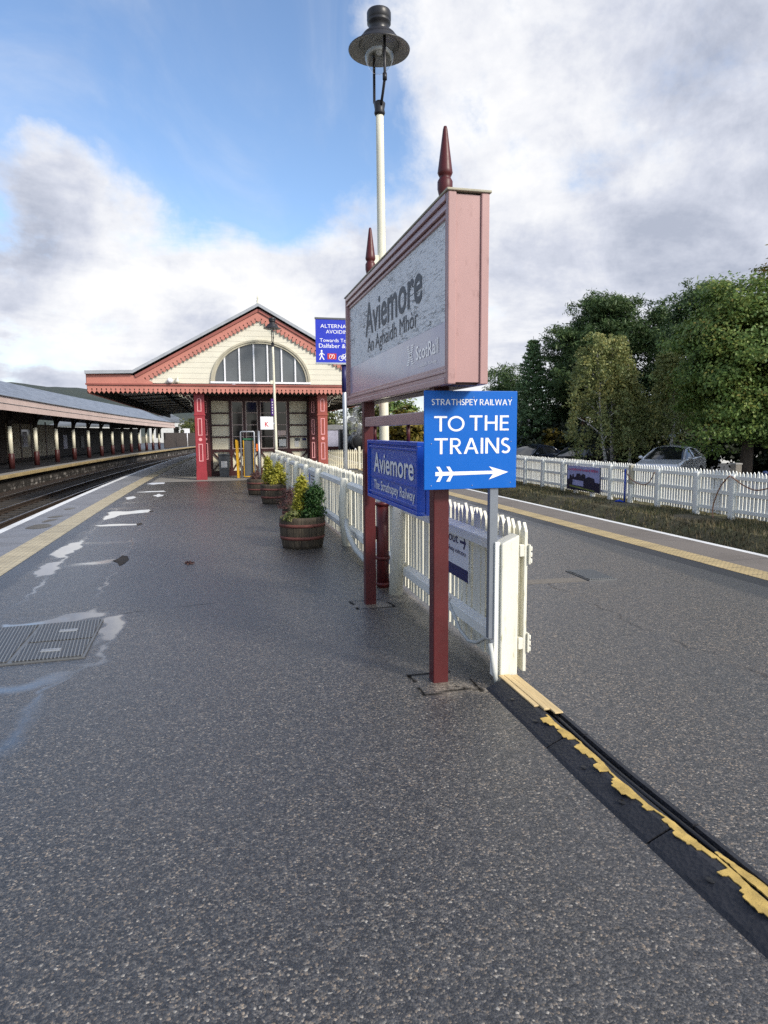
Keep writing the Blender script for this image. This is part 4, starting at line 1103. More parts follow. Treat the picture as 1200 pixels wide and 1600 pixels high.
# notices on the fence
def wayout():
    S = thing('notice', 'white way out notice with arrow and dark blue foot on the picket fence', 'sign', (.41, 5.3, .48))
    x = .402
    pn = MB().box(x, x + .012, 4.835, 5.80, .485, .868).build('panel', M['white_sign'], S, bevel=.002)
    MB().box(x - .002, x, 4.836, 5.798, .486, .58).build('foot_band', M['navy'], S)
    write('Way out', .60, .105, (x, 5.66, .735), LX, pn, M['navy'], .004)
    write('Strathspey Railway entrance', .80, .055, (x, 5.68, .668), LX, pn, M['navy'])
    m = MB()
    yy = 4.955; zz = .785
    for k, pts in enumerate(([(.065, .011), (-.05, .011), (-.05, -.011), (.065, -.011)], [(-.01, .05), (-.045, 0), (-.07, 0), (-.035, .05)], [(-.01, -.05), (-.045, 0), (-.07, 0), (-.035, -.05)])):
        m.add([(x - .002 - k * .0004, yy + a, zz + b) for a, b in pts], [tuple(range(len(pts)))])
    m.build('arrow', M['navy'], pn, fix=False)
wayout()
S = thing('notice', 'small grey notice with a blue round emblem beside the yellow tub shrub', 'sign', (.34, 13.1, .5))
MB().box(.325, .338, 12.75, 13.75, .45, .90).build('panel', M['paper'], S)
m = MB()
for q, r in ((.0, .1), (.0, .06)): m.add([(.323 - r * .004 + .0004, 13.6 + r * math.cos(a), .76 + r * math.sin(a)) for a in [i * PI / 10 for i in range(20)]], [tuple(range(20))])
m.build('emblem', M['box_blue'], S, fix=False)
m = MB()
for k in range(5): m.box(.3235, .3245, 12.85, 13.4 - .06 * (k % 2), .80 - k * .065, .82 - k * .065)
m.build('printed_lines', M['dark_grey'], S)

# ------------------------------------------------------------------ rubber cable ramp
def cable_ramp():
    S = thing('cable_ramp', 'black rubber cable ramp with broken yellow lid across the platform', 'cable ramp', (.33, 2.5, 0))
    y = 3.94; k = 0
    wob = lambda yy: -.012 * math.exp(-((yy - 2.75) / .5) ** 2) + .004 * math.sin(yy * 2.1)
    while y > -1.5:
        y2 = y - .86
        prof = [(.188, 0), (.205, .014), (.292, .052), (.338, .052), (.342, .014), (.402, .014), (.406, .052), (.43, .05), (.468, .012), (.474, 0)]
        n = 14; vs = []; fs = []
        for i in range(n + 1):
            yy = y + (y2 + .012 - y) * i / n
            vs += [(a + wob(yy), yy, b) for a, b in prof]
        q = len(prof)
        for i in range(n):
            for j in range(q): fs.append((i * q + j, i * q + (j + 1) % q, (i + 1) * q + (j + 1) % q, (i + 1) * q + j))
        fs += [tuple(range(q)), tuple(n * q + j for j in range(q))]
        m = MB().add(vs, fs); m.build('base_segment', M['rubber'], S)
        if k < 4:
            for d in (.28, .60):
                yy = y - d; MB().lathe([(.0, .002), (.016, .002), (.019, .0)], (.25 + wob(yy), yy, .0345), 12).build('bolt_hole', M['cable_black'], S)
        y = y2; k += 1
    m = MB()
    for q, (a, b) in enumerate(((.302, .335), (.336, .372), (.374, .425))):
        m.box(a, b, 3.42 - .06 * q + .06, 4.0 - .01 * q, .052, .062 + .003 * (q % 2))
    m.build('lid', M['ramp_pale'], S, bevel=.003)
    # torn yellow lid: a strip whose edges wander
    def strip(y0, y1, fl, fr, z=.0565, t=.004):
        n = max(4, int(abs(y0 - y1) / .007)); vs = []; fs = []
        for i in range(n + 1):
            yy = y0 + (y1 - y0) * i / n
            j1 = (float(vnoise(np.array([yy]), np.array([y0]), 22, 41)[0]) - .5) * .014 + (float(vnoise(np.array([yy]), np.array([y0 + 9]), 70, 42)[0]) - .5) * .007
            a, b = fl(yy) + wob(yy) + j1, fr(yy) + wob(yy) + j1 * .5
            if z > .05 and (yy * 2.9 + .35) % 1.0 < .20: a = max(a, b - .010)
            b = max(b, a + .002)
            vs += [(a, yy, z - t), (b, yy, z - t), (b, yy, z), (a, yy, z)]
            if i:
                o = 4 * i - 4
                for j in range(4): fs.append((o + j, o + (j + 1) % 4, o + 4 + (j + 1) % 4, o + 4 + j))
        fs += [(0, 1, 2, 3), (4 * n, 4 * n + 1, 4 * n + 2, 4 * n + 3)]
        return MB().add(vs, fs).build('lid', M['ramp_yellow'], S)
    tooth = lambda yy: .281 + .016 * (((yy * 5.2) % 1.0) > .45) - .018 * (((yy * 2.6 + .2) % 1.0) > .6) + .022 * (((yy * 1.3 + .1) % 1.0) > .72)
    strip(3.36, -1.4, tooth, lambda yy: .332 + .010 * math.sin(yy * 7) + .004 * math.sin(yy * 23))
    strip(2.06, -1.4, lambda yy: .366 + .004 * math.sin(yy * 9), lambda yy: .372 + .030 * max(0, math.sin(yy * 6.5 + 2.2)) + .003 * math.sin(yy * 31), .047, .006)
    for x, r in ((.357, .011), (.386, .013)):
        MB().tube([(x + wob(yy) + .004 * math.sin(yy * 5 + x * 90), yy, .028) for yy in [3.5 - .1 * i for i in range(50)]], r, 8).build('cable', M['cable_black'], S)
cable_ramp()

# ------------------------------------------------------------------ foliage helpers
def unit(n):
    v = rng.normal(size=(n, 3)); return v / np.linalg.norm(v, axis=1, keepdims=True)
def leaf_quads(C, size, up=.4, aspect=.6, out=None, droop=0.0):
    n = len(C); N = unit(n); N[:, 2] += up
    if out is not None: N += out
    N /= np.linalg.norm(N, axis=1, keepdims=True)
    A = np.cross(N, unit(n)); A /= np.linalg.norm(A, axis=1, keepdims=True) + 1e-9
    if droop: A[:, 2] -= droop; A /= np.linalg.norm(A, axis=1, keepdims=True)
    B = np.cross(N, A); B /= np.linalg.norm(B, axis=1, keepdims=True) + 1e-9
    s = (np.asarray(size) * (.6 + .8 * rng.random(n)))[:, None]
    V = np.stack([C - A * s, C + B * s * aspect, C + A * s, C - B * s * aspect], 1).reshape(-1, 3)
    return V, np.arange(4 * n).reshape(n, 4)

# ------------------------------------------------------------------ barrel tubs
def tub(loc, label, r=.33, h=.45):
    x, y, z = loc
    S = thing('barrel_tub', label, 'planter', loc, 'half barrel planters along the picket fence')
    R = lambda t: r * (.80 + .20 * math.sin(min(1, .25 + t) * PI / 2) ** 1.0)
    zs = [i / 10 for i in range(11)]
    prof = [(0, .01)] + [(R(t), .0 + h * t) for t in zs] + [(R(1) - .025, h), (R(1) - .03, h - .07), (0, h - .07)]
    MB().lathe(prof, loc, 36).build('staves', M['staves'], S)
    for t in (.34, .74):
        MB().lathe([(R(t - .05) + .001, h * (t - .05)), (R(t - .05) + .006, h * (t - .05)), (R(t + .05) + .006, h * (t + .05)), (R(t + .05) + .001, h * (t + .05))], loc, 36).build('hoop', M['hoop'], S)
    MB().lathe([(0, h - .05), (R(1) - .03, h - .055)], loc, 24).build('soil', M['soil'], S)
    return S
tub((-.285, 9.80, 0), 'nearest half barrel tub with rusty red hoops, full of small conifers')
tub((-.14, 11.3, 0), 'half barrel tub half hidden behind the nearest one, planted with heather', .30, .46)
tub((-.21, 16.1, 0), 'weathered half barrel tub holding bright yellow conifers', .30, .46)
tub((-.42, 18.6, 0), 'dull brown half barrel tub beside the thin grey post', .30, .42)
def bush(name, label, cat, base, rx, rz, n, mat, leaf, group, conical=.5, z0=.0, up=.5, aspect=.5, stem=True):
    x, y, z = base
    S = thing(name, label, cat, base, group)
    nb = 26; ctr = []
    for i in range(nb):
        a = rng.random() * 6.28; t = rng.random() ** .8; rr = rx * (1 - t) ** conical * (.35 + .65 * rng.random())
        ctr.append((x + rr * math.cos(a), y + rr * math.sin(a), z + z0 + t * rz))
    ctr = np.array(ctr); k = rng.integers(0, nb, n)
    C = ctr[k] + rng.normal(0, 1, (n, 3)) * np.array([rx * .20, rx * .20, rz * .10])
    C[:, 2] = np.maximum(C[:, 2], z + .01)
    out = (C - np.array([x, y, z + rz * .4])) / max(rx, rz) * 1.2
    V, Fq = leaf_quads(C, leaf, up, aspect, out)
    link_mesh('foliage', quads('foliage', V, Fq), M[mat], S)
    if stem:
        m = MB()
        for i in range(6): m.tube([(x, y, z - .03), tuple((np.array([x, y, z]) + ctr[i]) / 2), tuple(ctr[i])], [.010, .006, .003], 5)
        m.build('stem', M['bark'], S)
    return S
PL = 'plants growing in the barrel tubs'
bush('dwarf_conifer', 'golden yellow dwarf conifer, taller one in the nearest tub', 'shrub', (-.27, 9.92, .40), .15, .58, 3200, 'golden_conifer', .022, PL, .7)
bush('dwarf_conifer', 'rounded dark green dwarf conifer in the nearest tub', 'shrub', (-.10, 9.76, .40), .21, .44, 4500, 'green_conifer', .020, PL, .6)
bush('ground_cover_plant', 'low cream and green trailing plant at the rim of the nearest tub', 'plant', (-.44, 9.64, .40), .14, .12, 1200, 'small_leaves', .020, PL, .4)
bush('heather', 'brown purple heather in the second tub', 'plant', (-.30, 11.2, .42), .20, .30, 2200, 'heather', .022, PL, .4, up=1.0, aspect=.18)
bush('dwarf_conifer', 'bright yellow conifer behind, in the weathered tub', 'shrub', (-.32, 16.2, .40), .17, .62, 2400, 'golden_conifer', .026, PL, .6)
bush('dwarf_conifer', 'broad yellow conifer spilling over the front of the weathered tub', 'shrub', (-.10, 15.95, .40), .20, .50, 2600, 'golden_conifer', .026, PL, .6)
bush('heather', 'dry brown heather in the dull brown tub', 'plant', (-.45, 18.6, .38), .20, .22, 1200, 'heather', .03, PL, .4, up=1.0, aspect=.2)
bush('weed_tuft', 'clump of fallen reddish leaves lying on the damp asphalt', 'leaves', (-1.84, 8.85, 0.0), .09, .02, 60, 'heather', .018, None, .4, stem=False)

# ------------------------------------------------------------------ cycle route sign behind the name board
def route_sign():
    S = thing('route_sign', 'dark blue walking and cycling route sign partly behind the name board', 'sign', (.78, 12, 0))
    x0, x1, z0, z1, y = .27, 1.30, 2.865, 3.60, 11.98
    MB().tube([(.78, 12.06, 0), (.78, 12.06, 3.55)], .038, 12).build('post', M['galvanised'], S)
    MB().tube([(.78, 12.06, 2.36), (.78, 12.06, 2.86)], .048, 12).build('post_sleeve', M['navy'], S)
    pn = MB().box(x0, x1, y, y + .02, z0, z1).build('panel', M['sign_navy'], S)
    MB().box(x0 - .01, x1 + .01, y - .008, y + .03, z1, z1 + .03).build('top_cap', M['dark_grey'], S)
    MB().box(x0 - .005, x1 + .005, y - .005, y + .028, z0 - .03, z0).build('foot_trim', M['galvanised'], S)
    m = MB(); X = (1, 0, 0)
    for txt, w, h, dx, z in (('ALTERNATIVE', .66, .062, .085, 3.455), ('AVOIDING', .46, .062, .18, 3.360), ('Towards To', .47, .060, .07, 3.215), ('Dalfaber &', .47, .072, .055, 3.115)):
        write(txt, w, h, (x0 + dx, y, z), X, pn, M['white_letter'], 0.0, .002)
    def poly(pts, k=0): m.add([(x0 + a, y - .002 - k * .0004, z0 + b) for a, b in pts], [tuple(range(len(pts)))])
    # walking figure
    poly([(.10 + .016 * math.cos(i * .6283), .195 + .018 * math.sin(i * .6283)) for i in range(10)])
    poly([(.085, .17), (.115, .17), (.112, .11), (.088, .11)])
    poly([(.088, .112), (.106, .112), (.075, .045), (.055, .045)], 1); poly([(.096, .112), (.112, .112), (.150, .048), (.128, .045)], 2)
    poly([(.088, .168), (.095, .155), (.062, .115), (.052, .122)], 3); poly([(.110, .168), (.114, .15), (.150, .118), (.152, .13)], 4)
    # bicycle
    for cx in (.44, .55):
        for q in ring(cx, .075, .040, .010, n=20): poly(q)
    for a, b in (((.44, .075), (.475, .14)), ((.475, .14), (.53, .14)), ((.53, .14), (.55, .075)), ((.44, .075), (.50, .075)), ((.50, .075), (.53, .14)), ((.50, .075), (.47, .15)), ((.53, .14), (.525, .165))):
        poly(ribbon2d([a, b], .010)[0], 5)
    m.build('route_symbols', M['white_letter'], pn, fix=False)
    m = MB(); m.box(x0 + .20, x0 + .36, y - .0015, y, z0 + .055, z0 + .155); b = m.build('route_badge', M['badge_red'], pn)
    m = MB(); add_mesh(m, text_mesh('7', .04, .06, (x0 + .262, y - .0015, z0 + .075), X, LZ, .001, bold=.02))
    for q in ring(.28, .105, .045, .008, rad(120), rad(240), 8) + ring(.28, .105, .045, .008, rad(-60), rad(60), 8): m.add([(x0 + a, y - .003, z0 + c) for a, c in q], [(0, 1, 2, 3)])
    m.build('route_number', M['white_letter'], pn, fix=False)
route_sign()
# ------------------------------------------------------------------ station building
def station_building():
    S = thing('station_building', 'cream and red station building with arched gable window and scalloped canopy', 'building', (.06, 40, 0))
    Y0, Y1 = 24.6, 62.0; CX = .06
    prof = [(-5.71, 3.66), (-4.21, 3.70), (0, 6.03), (4.21, 3.70), (5.71, 3.66)]
    # roof
    m = MB()
    for (a, za), (b, zb) in zip(prof, prof[1:]):
        m.prism([(CX + a, za - .03), (CX + b, zb - .03), (CX + b, zb + .035), (CX + a, za + .035)], FY, Y0 - .12, Y1)
    roof = m.build('roof', M['slates'], S)
    m = MB()
    for (a, za), (b, zb) in zip(prof, prof[1:]):
        m.prism([(CX + a, za - .032), (CX + b, zb - .032), (CX + b, zb + .075), (CX + a, za + .075)], FY, Y0 - .17, Y0 - .122)
    m.build('lead_verge', M['lead'], roof)
    MB().lathe([(0, .30), (.02, .28), (.035, .20), (.02, .17), (.05, .12), (.03, .06), (.06, .04), (.06, -.05), (0, -.05)], (CX, Y0 - .05, 6.07), 12).build('ridge_finial', M['cream'], roof)
    # gable wall with the arched opening
    ax, az, aw, ah = CX + .05, 3.42, 1.66, 1.40
    slope = (6.03 - 3.70) / 4.21
    xs = np.linspace(CX - 3.78, CX + 3.78, 150); vs = []; fs = []
    for i, x in enumerate(xs):
        lo = 3.36
        if abs(x - ax) < aw: lo = max(lo, az + ah * math.sqrt(max(0, 1 - ((x - ax) / aw) ** 2)))
        hi = max(lo + .001, 6.03 - .12 - abs(x - CX) * slope)
        vs += [(x, Y0 + .05, lo), (x, Y0 + .05, hi)]
        if i: fs.append((2 * i - 2, 2 * i, 2 * i + 1, 2 * i - 1))
    MB().add(vs, fs).build('gable_wall', M['gable_boards'], S)
    fan = MB().add([(ax + aw * math.cos(a), Y0 + .13, az + ah * math.sin(a)) for a in [PI * i / 40 for i in range(41)]], [tuple(range(41))]).build('arched_window', M['fan_glass'], S, fix=False)
    m = MB()
    for (r0, r1, y0, y1) in ((1.0, 1.045, -.012, .05), (.955, 1.0, .02, .13)):
        v = []; f = []
        for i in range(49):
            a = PI * i / 48
            for rr, yy in ((r0, y0), (r1, y0), (r1, y1), (r0, y1)): v.append((ax + aw * rr * math.cos(a), Y0 + yy, az + ah * rr * math.sin(a)))
            if i:
                o = 4 * i - 4
                for k in range(4): f.append((o + k, o + (k + 1) % 4, o + 4 + (k + 1) % 4, o + 4 + k))
        m.add(v, f)
    m.build('arch_frame', M['fence_grey'], fan)
    m = MB()
    for x in (-1.13, -.63, -.13, .35, .84, 1.32):
        t = ah * math.sqrt(1 - ((x - ax) / aw) ** 2); m.box(x - .025, x + .025, Y0 + .07, Y0 + .128, az, az + t)
    m.build('mullions', M['white_sign'], fan)
    MB().box(ax - aw - .08, ax + aw + .08, Y0 - .03, Y0 + .06, az - .055, az + .012).build('sill', M['white_sign'], fan, bevel=.006)
    # fascia boards, cornice, valance
    m = MB(); m.box(CX - 5.68, CX - 4.30, Y0 - .03, Y0 + .03, 3.335, 3.63); m.box(CX + 4.30, CX + 5.68, Y0 - .03, Y0 + .03, 3.335, 3.63)
    for s in (-1, 1): m.prism([(CX + s * 4.30, 3.335), (CX + s * 4.30, 3.63), (CX + s * 3.6, 3.335 + .06), (CX + s * 3.6, 3.335)], FY, Y0 - .029, Y0 + .03)
    m.build('fascia', M['salmon'], S)
    MB().box(CX - 5.72, CX + 5.72, Y0 - .07, Y0 + .04, 3.275, 3.333).build('cornice', M['salmon_dark'], S, bevel=.008)
    def valance(fn, n, p, top=.27, mb=None):
        for i in range(n):
            u = i * p
            poly = [(u, top), (u + p, top), (u + p, .17), (u + p - .008, .17), (u + p - .020, .15), (u + p - .020, .125), (u + p - .007, .11), (u + p - .007, .085), (u + p - .026, .060), (u + p / 2 + .022, .030), (u + p / 2, 0), (u + p / 2 - .022, .030), (u + .026, .060), (u + .007, .085), (u + .007, .11), (u + .020, .125), (u + .020, .15), (u + .008, .17), (u, .17)]
            n2 = len(poly)
            a = [fn(x, z, 0) for x, z in poly]; b = [fn(x, z, 1) for x, z in poly]
            mb.add(a + b, [tuple(range(n2))[::-1], tuple(range(n2, 2 * n2))] + [(k, (k + 1) % n2, n2 + (k + 1) % n2, n2 + k) for k in range(n2)])
    m = MB(); n = 76; p = 11.36 / n
    valance(lambda u, z, c: (CX - 5.68 + u, Y0 - .02 + .025 * c, 3.0 + z), n, p, .275, m)
    for X in (CX - 5.68, CX + 5.68):       # along the platform sides too
        valance(lambda u, z, c, X=X: (X - .0125 + .025 * c, Y0 + .03 + u, 3.0 + z), 200, .16, .275, m)
    m.build('valance', M['salmon'], S, fix=False)
    m = MB()
    for s in (-1, 1):
        x = CX + s * 5.68; m.box(x - .03, x + .03, Y0 + .05, Y1, 3.275, 3.63)
    m.build('side_fascia', M['salmon'], S)
    # raking bargeboards with the same fretwork
    for s in (-1, 1):
        m = MB(); d = Vector((s * 4.21, 0, -2.33)).normalized(); nrm = Vector((s * 2.33, 0, 4.21)).normalized()
        O = Vector((CX, Y0 - .03, 6.0))
        L = 4.86; k = 32; pp = L / k
        def fn(u, z, c): 
            q = O + d * u + nrm * (z - .46); return (q.x, Y0 - .03 + .03 * c, q.z)
        m2 = MB(); valance(fn, k, pp, .30, m2)
        m2.v = [(min(v[0], CX) if s < 0 else max(v[0], CX), v[1], v[2]) for v in m2.v]
        m2.build('bargeboard', M['salmon'], S, fix=False)
        a = O + nrm * -.02; b = a + d * 4.80
        MB().beam((CX + s * .0, Y0 - .045, a.z - .10), (b.x - nrm.x * .10, Y0 - .045, b.z - nrm.z * .10), .07, .09, (0, 0, 1)).build('barge_moulding', M['salmon_dark'], S)
    # soffits of the awnings and beams
    m = MB()
    for s in (-1, 1):
        a, b = CX + s * 1.9, CX + s * 5.6
        m.add([(a, Y0 + .06, 3.62), (b, Y0 + .06, 3.30), (b, Y1, 3.30), (a, Y1, 3.62)], [(0, 1, 2, 3)])
    m.build('soffit', M['soffit_dark'], S)
    m = MB()
    for s in (-1, 1):
        y = Y0 + 1.4
        while y < Y1:
            m.beam((CX + s * 2.0, y, 3.50), (CX + s * 5.6, y, 3.25), .10, .05); y += 3.0
        m.box(CX + s * 3.7 - .06, CX + s * 3.7 + .06, Y0 + .1, Y1, 3.40, 3.46)
        m.box(CX + s * 5.50 - .05, CX + s * 5.50 + .05, Y0 + .06, Y1, 3.0, 3.28)
    m.build('canopy_beams', M['sooty'], S)
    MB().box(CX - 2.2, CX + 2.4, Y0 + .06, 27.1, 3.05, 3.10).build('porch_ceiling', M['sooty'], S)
    # body of the building
    W = 27.0
    MB().box(-1.80, 2.12, W + .03, Y1 - .5, 0, 3.5).build('wall', M['cream_panel'], S)
    m = MB()
    V = [-1.70, -.955, -.43, .13, .735, 1.26, 2.03]
    for x in V: m.box(x - .045, x + .045, W - .05, W + .03, .0, 3.05)
    for x0, x1 in ((-1.655, -1.0), (1.305, 1.985)):
        for z in (1.50, 1.95, 2.41): m.box(x0, x1, W - .035, W + .03, z - .03, z + .03)
    m.box(-1.655, 1.985, W - .045, W + .03, .93, 1.03); m.box(-1.655, 1.985, W - .045, W + .03, 2.87, 3.05); m.box(-1.655, 1.985, W - .045, W + .03, .0, .20)
    for a, b in zip(V, V[1:]):
        m.beam((a + .045, W - .01, .22), (b - .045, W - .01, .92), .05, .07, (0, 1, 0)); m.beam((a + .045, W - .006, .92), (b - .045, W - .006, .22), .05, .07, (0, 1, 0))
    m.build('timber_frame', M['maroon_dark'], S)
    for a, b in zip(V[1:5], V[2:6]):
        x0, x1 = a + .045, b - .045
        g = MB().box(x0 + .035, x1 - .035, W - .004, W + .02, 1.07, 2.83).build('window', M['glass'], S)
        m = MB(); m.box(x0, x0 + .035, W - .03, W + .02, 1.035, 2.865); m.box(x1 - .035, x1, W - .03, W + .02, 1.035, 2.865)
        for z in (1.035, 1.50, 1.95, 2.41, 2.83): m.box(x0 + .035, x1 - .035, W - .028 if z in (1.035, 2.83) else W - .02, W + .02, z, z + (.035 if z in (1.035, 2.83) else .022))
        m.build('window_frame', M['pink_frame'], g)
        if a > .6:
            MB().box(x0 + .10, x1 - .06, W - .010, W - .005, 1.12, 1.40).build('window_poster', M['paper'], g)
            MB().box(x0 + .05, x1 - .06, W - .010, W - .005, 1.55, 1.74).build('window_poster', M['pale_salmon'], g)
    m = MB(); m.box(1.52, 1.74, W + .022, W + .029, 1.15, 1.42)
    MB().box(1.50, 1.66, W + .016, W + .0295, 1.10, 1.44).build('wall_notice', M['paper'], S)
    MB().box(1.80, 1.95, W + .016, W + .0295, 1.34, 1.44).build('wall_notice', M['navy'], S)
    MB().box(1.50, 1.70, W + .012, W + .0155, 1.33, 1.44).build('wall_notice', M['dark_grey'], S)
    # pillars
    def pillar(x0, x1, y0, y1, mat, front=True):
        w = x1 - x0; c = (x0 + x1) / 2
        P = MB().box(x0, x1, y0, y1, 0, 3.05).build('pillar', mat, S, bevel=.012)
        MB().box(x0 - .02, x1 + .02, y0 - .02, y1 + .02, 2.26, 2.33).build('pillar_moulding', mat, P, bevel=.012); MB().box(x0 - .012, x1 + .012, y0 - .012, y1 + .012, .0, .30).build('pillar_foot', mat, P, bevel=.012)
        m = MB(); y = y0; hw = w * .21
        def outline(za, zb, arch=False):
            t = .028
            m.box(c - hw, c - hw + t, y - .012, y + .01, za, zb); m.box(c + hw - t, c + hw, y - .012, y + .01, za, zb)
            m.box(c - hw + t, c + hw - t, y - .012, y + .01, za, za + t)
            if not arch: m.box(c - hw + t, c + hw - t, y - .012, y + .01, zb - t, zb)
            else:
                for q in ring(c, zb, hw - t / 2, t, 0, PI, 16): m.prism(q, FY, y - .012, y + .01)
        outline(2.41, 2.80, True); outline(1.57, 2.17); outline(.66, 1.28)
        m.build('pillar_lining', M['pink_line'], P)
        m = MB(); m.prism([(c + hw * .8 * math.cos(a), 1.43 + hw * .8 * math.sin(a)) for a in [i * PI / 12 for i in range(24)]], FY, y - .015, y + .01); m.build('pillar_boss', M['pink_line'], P)
        return P
    tag(pillar(-2.22, -1.87, 24.93, 25.28, M['red_pillar']), 'bright red pillar')
    tag(pillar(2.13, 2.49, 24.93, 25.28, M['red_faded']), 'faded brick red pillar')
    pillar(-2.02, -1.74, 26.6, 26.9, M['maroon']); pillar(2.04, 2.32, 26.6, 26.9, M['maroon'])
    # brackets with cream scrollwork
    for s, x in ((-1, -2.22), (1, 2.49)):
        m = MB(); pts = [(x + s * (.62 - .62 * math.cos(a)), 25.1, 2.45 + .62 * math.sin(a)) for a in [PI / 2 * i / 14 for i in range(15)]]
        m.tube(pts, .028, 8); br = m.build('bracket', M['maroon_dark'], S)
        m = MB()
        for (a, b, r) in ((.08, .34, .07), (.20, .46, .07), (.34, .50, .06), (.06, .20, .05), (.46, .53, .045)):
            m.tube([(x + s * (a + r * math.cos(t)), 25.1, 2.45 + b + r * math.sin(t)) for t in [i * PI / 8 for i in range(16)]], .014, 6, closed=True)
        m.build('scrollwork', M['cream'], br)
    return S
M['pink_frame'] = paint('pale_pink_window_frame', (.50, .40, .37), .5, .1)
t = NT('soffit_boarding'); c = t.coord('Object'); s = t.sep(c); fr = t.math('FRACT', t.math('DIVIDE', s[1], .45)); g = t.math('LESS_THAN', fr, .12)
M['soffit_dark'] = t.set(Base_Color=t.mix(g, (.80, .77, .70), (.14, .12, .11)), Roughness=.7, Normal=t.bump(fr, .4, .01))
station_building()
# small fittings on the front
S = thing('security_camera', 'white dome camera on the canopy cornice under the gable boards', 'camera', (-2.96, 24.5, 3.38))
MB().box(-3.02, -2.90, 24.46, 24.58, 3.47, 3.52).build('bracket', M['white_sign'], S, bevel=.01)
MB().lathe([(0, .10), (.08, .10), (.105, .06), (.105, .02), (.08, -.03), (0, -.06)], (-2.96, 24.50, 3.40), 16).build('dome', M['white_sign'], S)
S = thing('flood_lamp', 'small cream lamp beside the white dome camera', 'lamp', (-2.72, 24.5, 3.4))
MB().lathe([(0, .16), (.03, .15), (.05, .08), (.085, .02), (.08, 0), (0, 0)], (-2.72, 24.53, 3.39), 16).build('lamp_shade', M['cream'], S)
MB().box(-2.74, -2.70, 24.54, 24.645, 3.52, 3.56).build('bracket', M['cream'], S)

# things standing before the wall
S = thing('litter_bin', 'dark grey litter bin with a white label against the building', 'bin', (-1.25, 26.5, 0))
MB().prism([(-1.42, .0), (-1.08, .0), (-1.04, .80), (-1.46, .80)], FY, 26.3, 26.65).build('body', M['bin'], S, bevel=.02)
MB().box(-1.48, -1.02, 26.27, 26.68, .80, .88).build('lid', M['bin'], S, bevel=.025)
MB().box(-1.36, -1.14, 26.285, 26.297, .36, .60).build('label', M['paper'], S)
S = thing('boarding_ramp', 'grey boarding ramp with yellow edges stowed upright in its metal hoop', 'ramp', (-.4, 25.6, 0))
pn = MB().box(-.52, -.20, 25.62, 25.68, .08, 1.36).build('panel', M['bin'], S, bevel=.006)
m = MB(); m.box(-.555, -.522, 25.60, 25.70, .06, 1.38); m.box(-.55, -.18, 25.61, 25.69, .03, .06); m.box(-.198, -.18, 25.61, 25.69, .06, 1.36); m.build('edge_strip', M['yellow'], S)
MB().box(-.56, -.18, 25.60, 25.70, 1.38, 1.46).build('top_grip', M['green_plastic'], S, bevel=.01)
MB().tube([(-.64, 25.5, 0), (-.64, 25.5, 1.68), (-.62, 25.5, 1.70), (-.17, 25.5, 1.70), (-.15, 25.5, 1.68), (-.15, 25.5, 0)], .028, 8).build('hoop', M['galvanised'], S)
S = thing('yellow_ramp', 'folded bright yellow ramp leaning beside the metal hoop', 'ramp', (-.78, 25.6, 0))
MB().prism([(-.80, .0), (-.72, .0), (-.76, 1.40), (-.84, 1.40)], FY, 25.55, 25.75).build('panel', M['yellow'], S, bevel=.008)
MB().prism([(-.71, .0), (-.69, .0), (-.73, 1.36), (-.75, 1.36)], FY, 25.56, 25.74).build('hinged_leaf', M['yellow'], S)
S = thing('post', 'thin grey metal post with an orange tag by the boarding ramp', 'post', (-.02, 24.9, 0))
MB().tube([(-.02, 24.9, 0), (-.02, 24.9, 1.72)], .045, 12).build('pole', M['galvanised'], S)
MB().lathe([(.046, 0), (.10, 0), (.10, .03), (.046, .05)], (-.02, 24.9, 0), 14).build('foot_plate', M['galvanised'], S)
MB().box(-.12, -.066, 24.86, 24.94, 1.0, 1.26).build('tag', M['orange'], S)
# K board and purple banner hang on the far lamp post
S = thing('letter_board', 'white square board with a red letter K fixed to the far lamp post', 'sign', (.2, 23.68, 1.76))
pn = MB().box(-.02, .42, 23.66, 23.68, 1.76, 2.20).build('panel', M['white_sign'], S, bevel=.006)
m = MB(); add_mesh(m, text_mesh('K', .13, .16, (.13, 23.66, 1.86), (1, 0, 0), LZ, .002, bold=.02)); m.build('lettering', M['red_letter'], pn, fix=False)
MB().box(.36, .48, 23.681, 23.70, 1.94, 1.99).build('bracket', M['galvanised'], S)
S = thing('banner', 'narrow purple banner on the far lamp post above the K board', 'banner', (.4, 23.7, 2.3))
MB().box(.36, .425, 23.6, 24.0, 2.24, 2.80).build('panel', M['purple'], S)
m = MB()
for k in range(5): m.box(.38, .41, 23.597, 23.5995, 2.30 + k * .09, 2.345 + k * .09)
m.build('pale_marks', M['paper'], S)

# low picket barrier across the platform beside the right pillar
S = thing('picket_fence', 'weathered pale picket barrier across the platform right of the faded pillar', 'fence', (4.1, 29.6, 0))
m = MB(); x = 2.75
while x < 4.55:
    m.prism([(x - .03, .05), (x + .03, .05), (x + .03, .84), (x, .90), (x - .03, .84)], FY, 29.6, 29.62); x += .092
m.build('picket_panel', M['fence_old'] if 'fence_old' in M else M['cream_panel'], S)
for z in (.2, .72): MB().box(2.7, 4.56, 29.622, 29.66, z, z + .07).build('rail', M['cream_panel'], S)
MB().box(4.57, 4.68, 29.57, 29.68, 0, 1.02).build('post', M['cream'], S, bevel=.02)
m = MB(); x = 4.76
while x < 5.3:
    m.prism([(x - .03, .05), (x + .03, .05), (x + .03, .84), (x, .90), (x - .03, .84)], FY, 29.6, 29.62); x += .10
m.build('picket_panel', M['cream'], S)
MB().box(4.69, 5.3, 29.622, 29.66, .72, .79).build('rail', M['cream'], S)
S = thing('notice', 'small royal blue notice on the picket barrier by the steam engine', 'sign', (4.95, 29.55, .3))
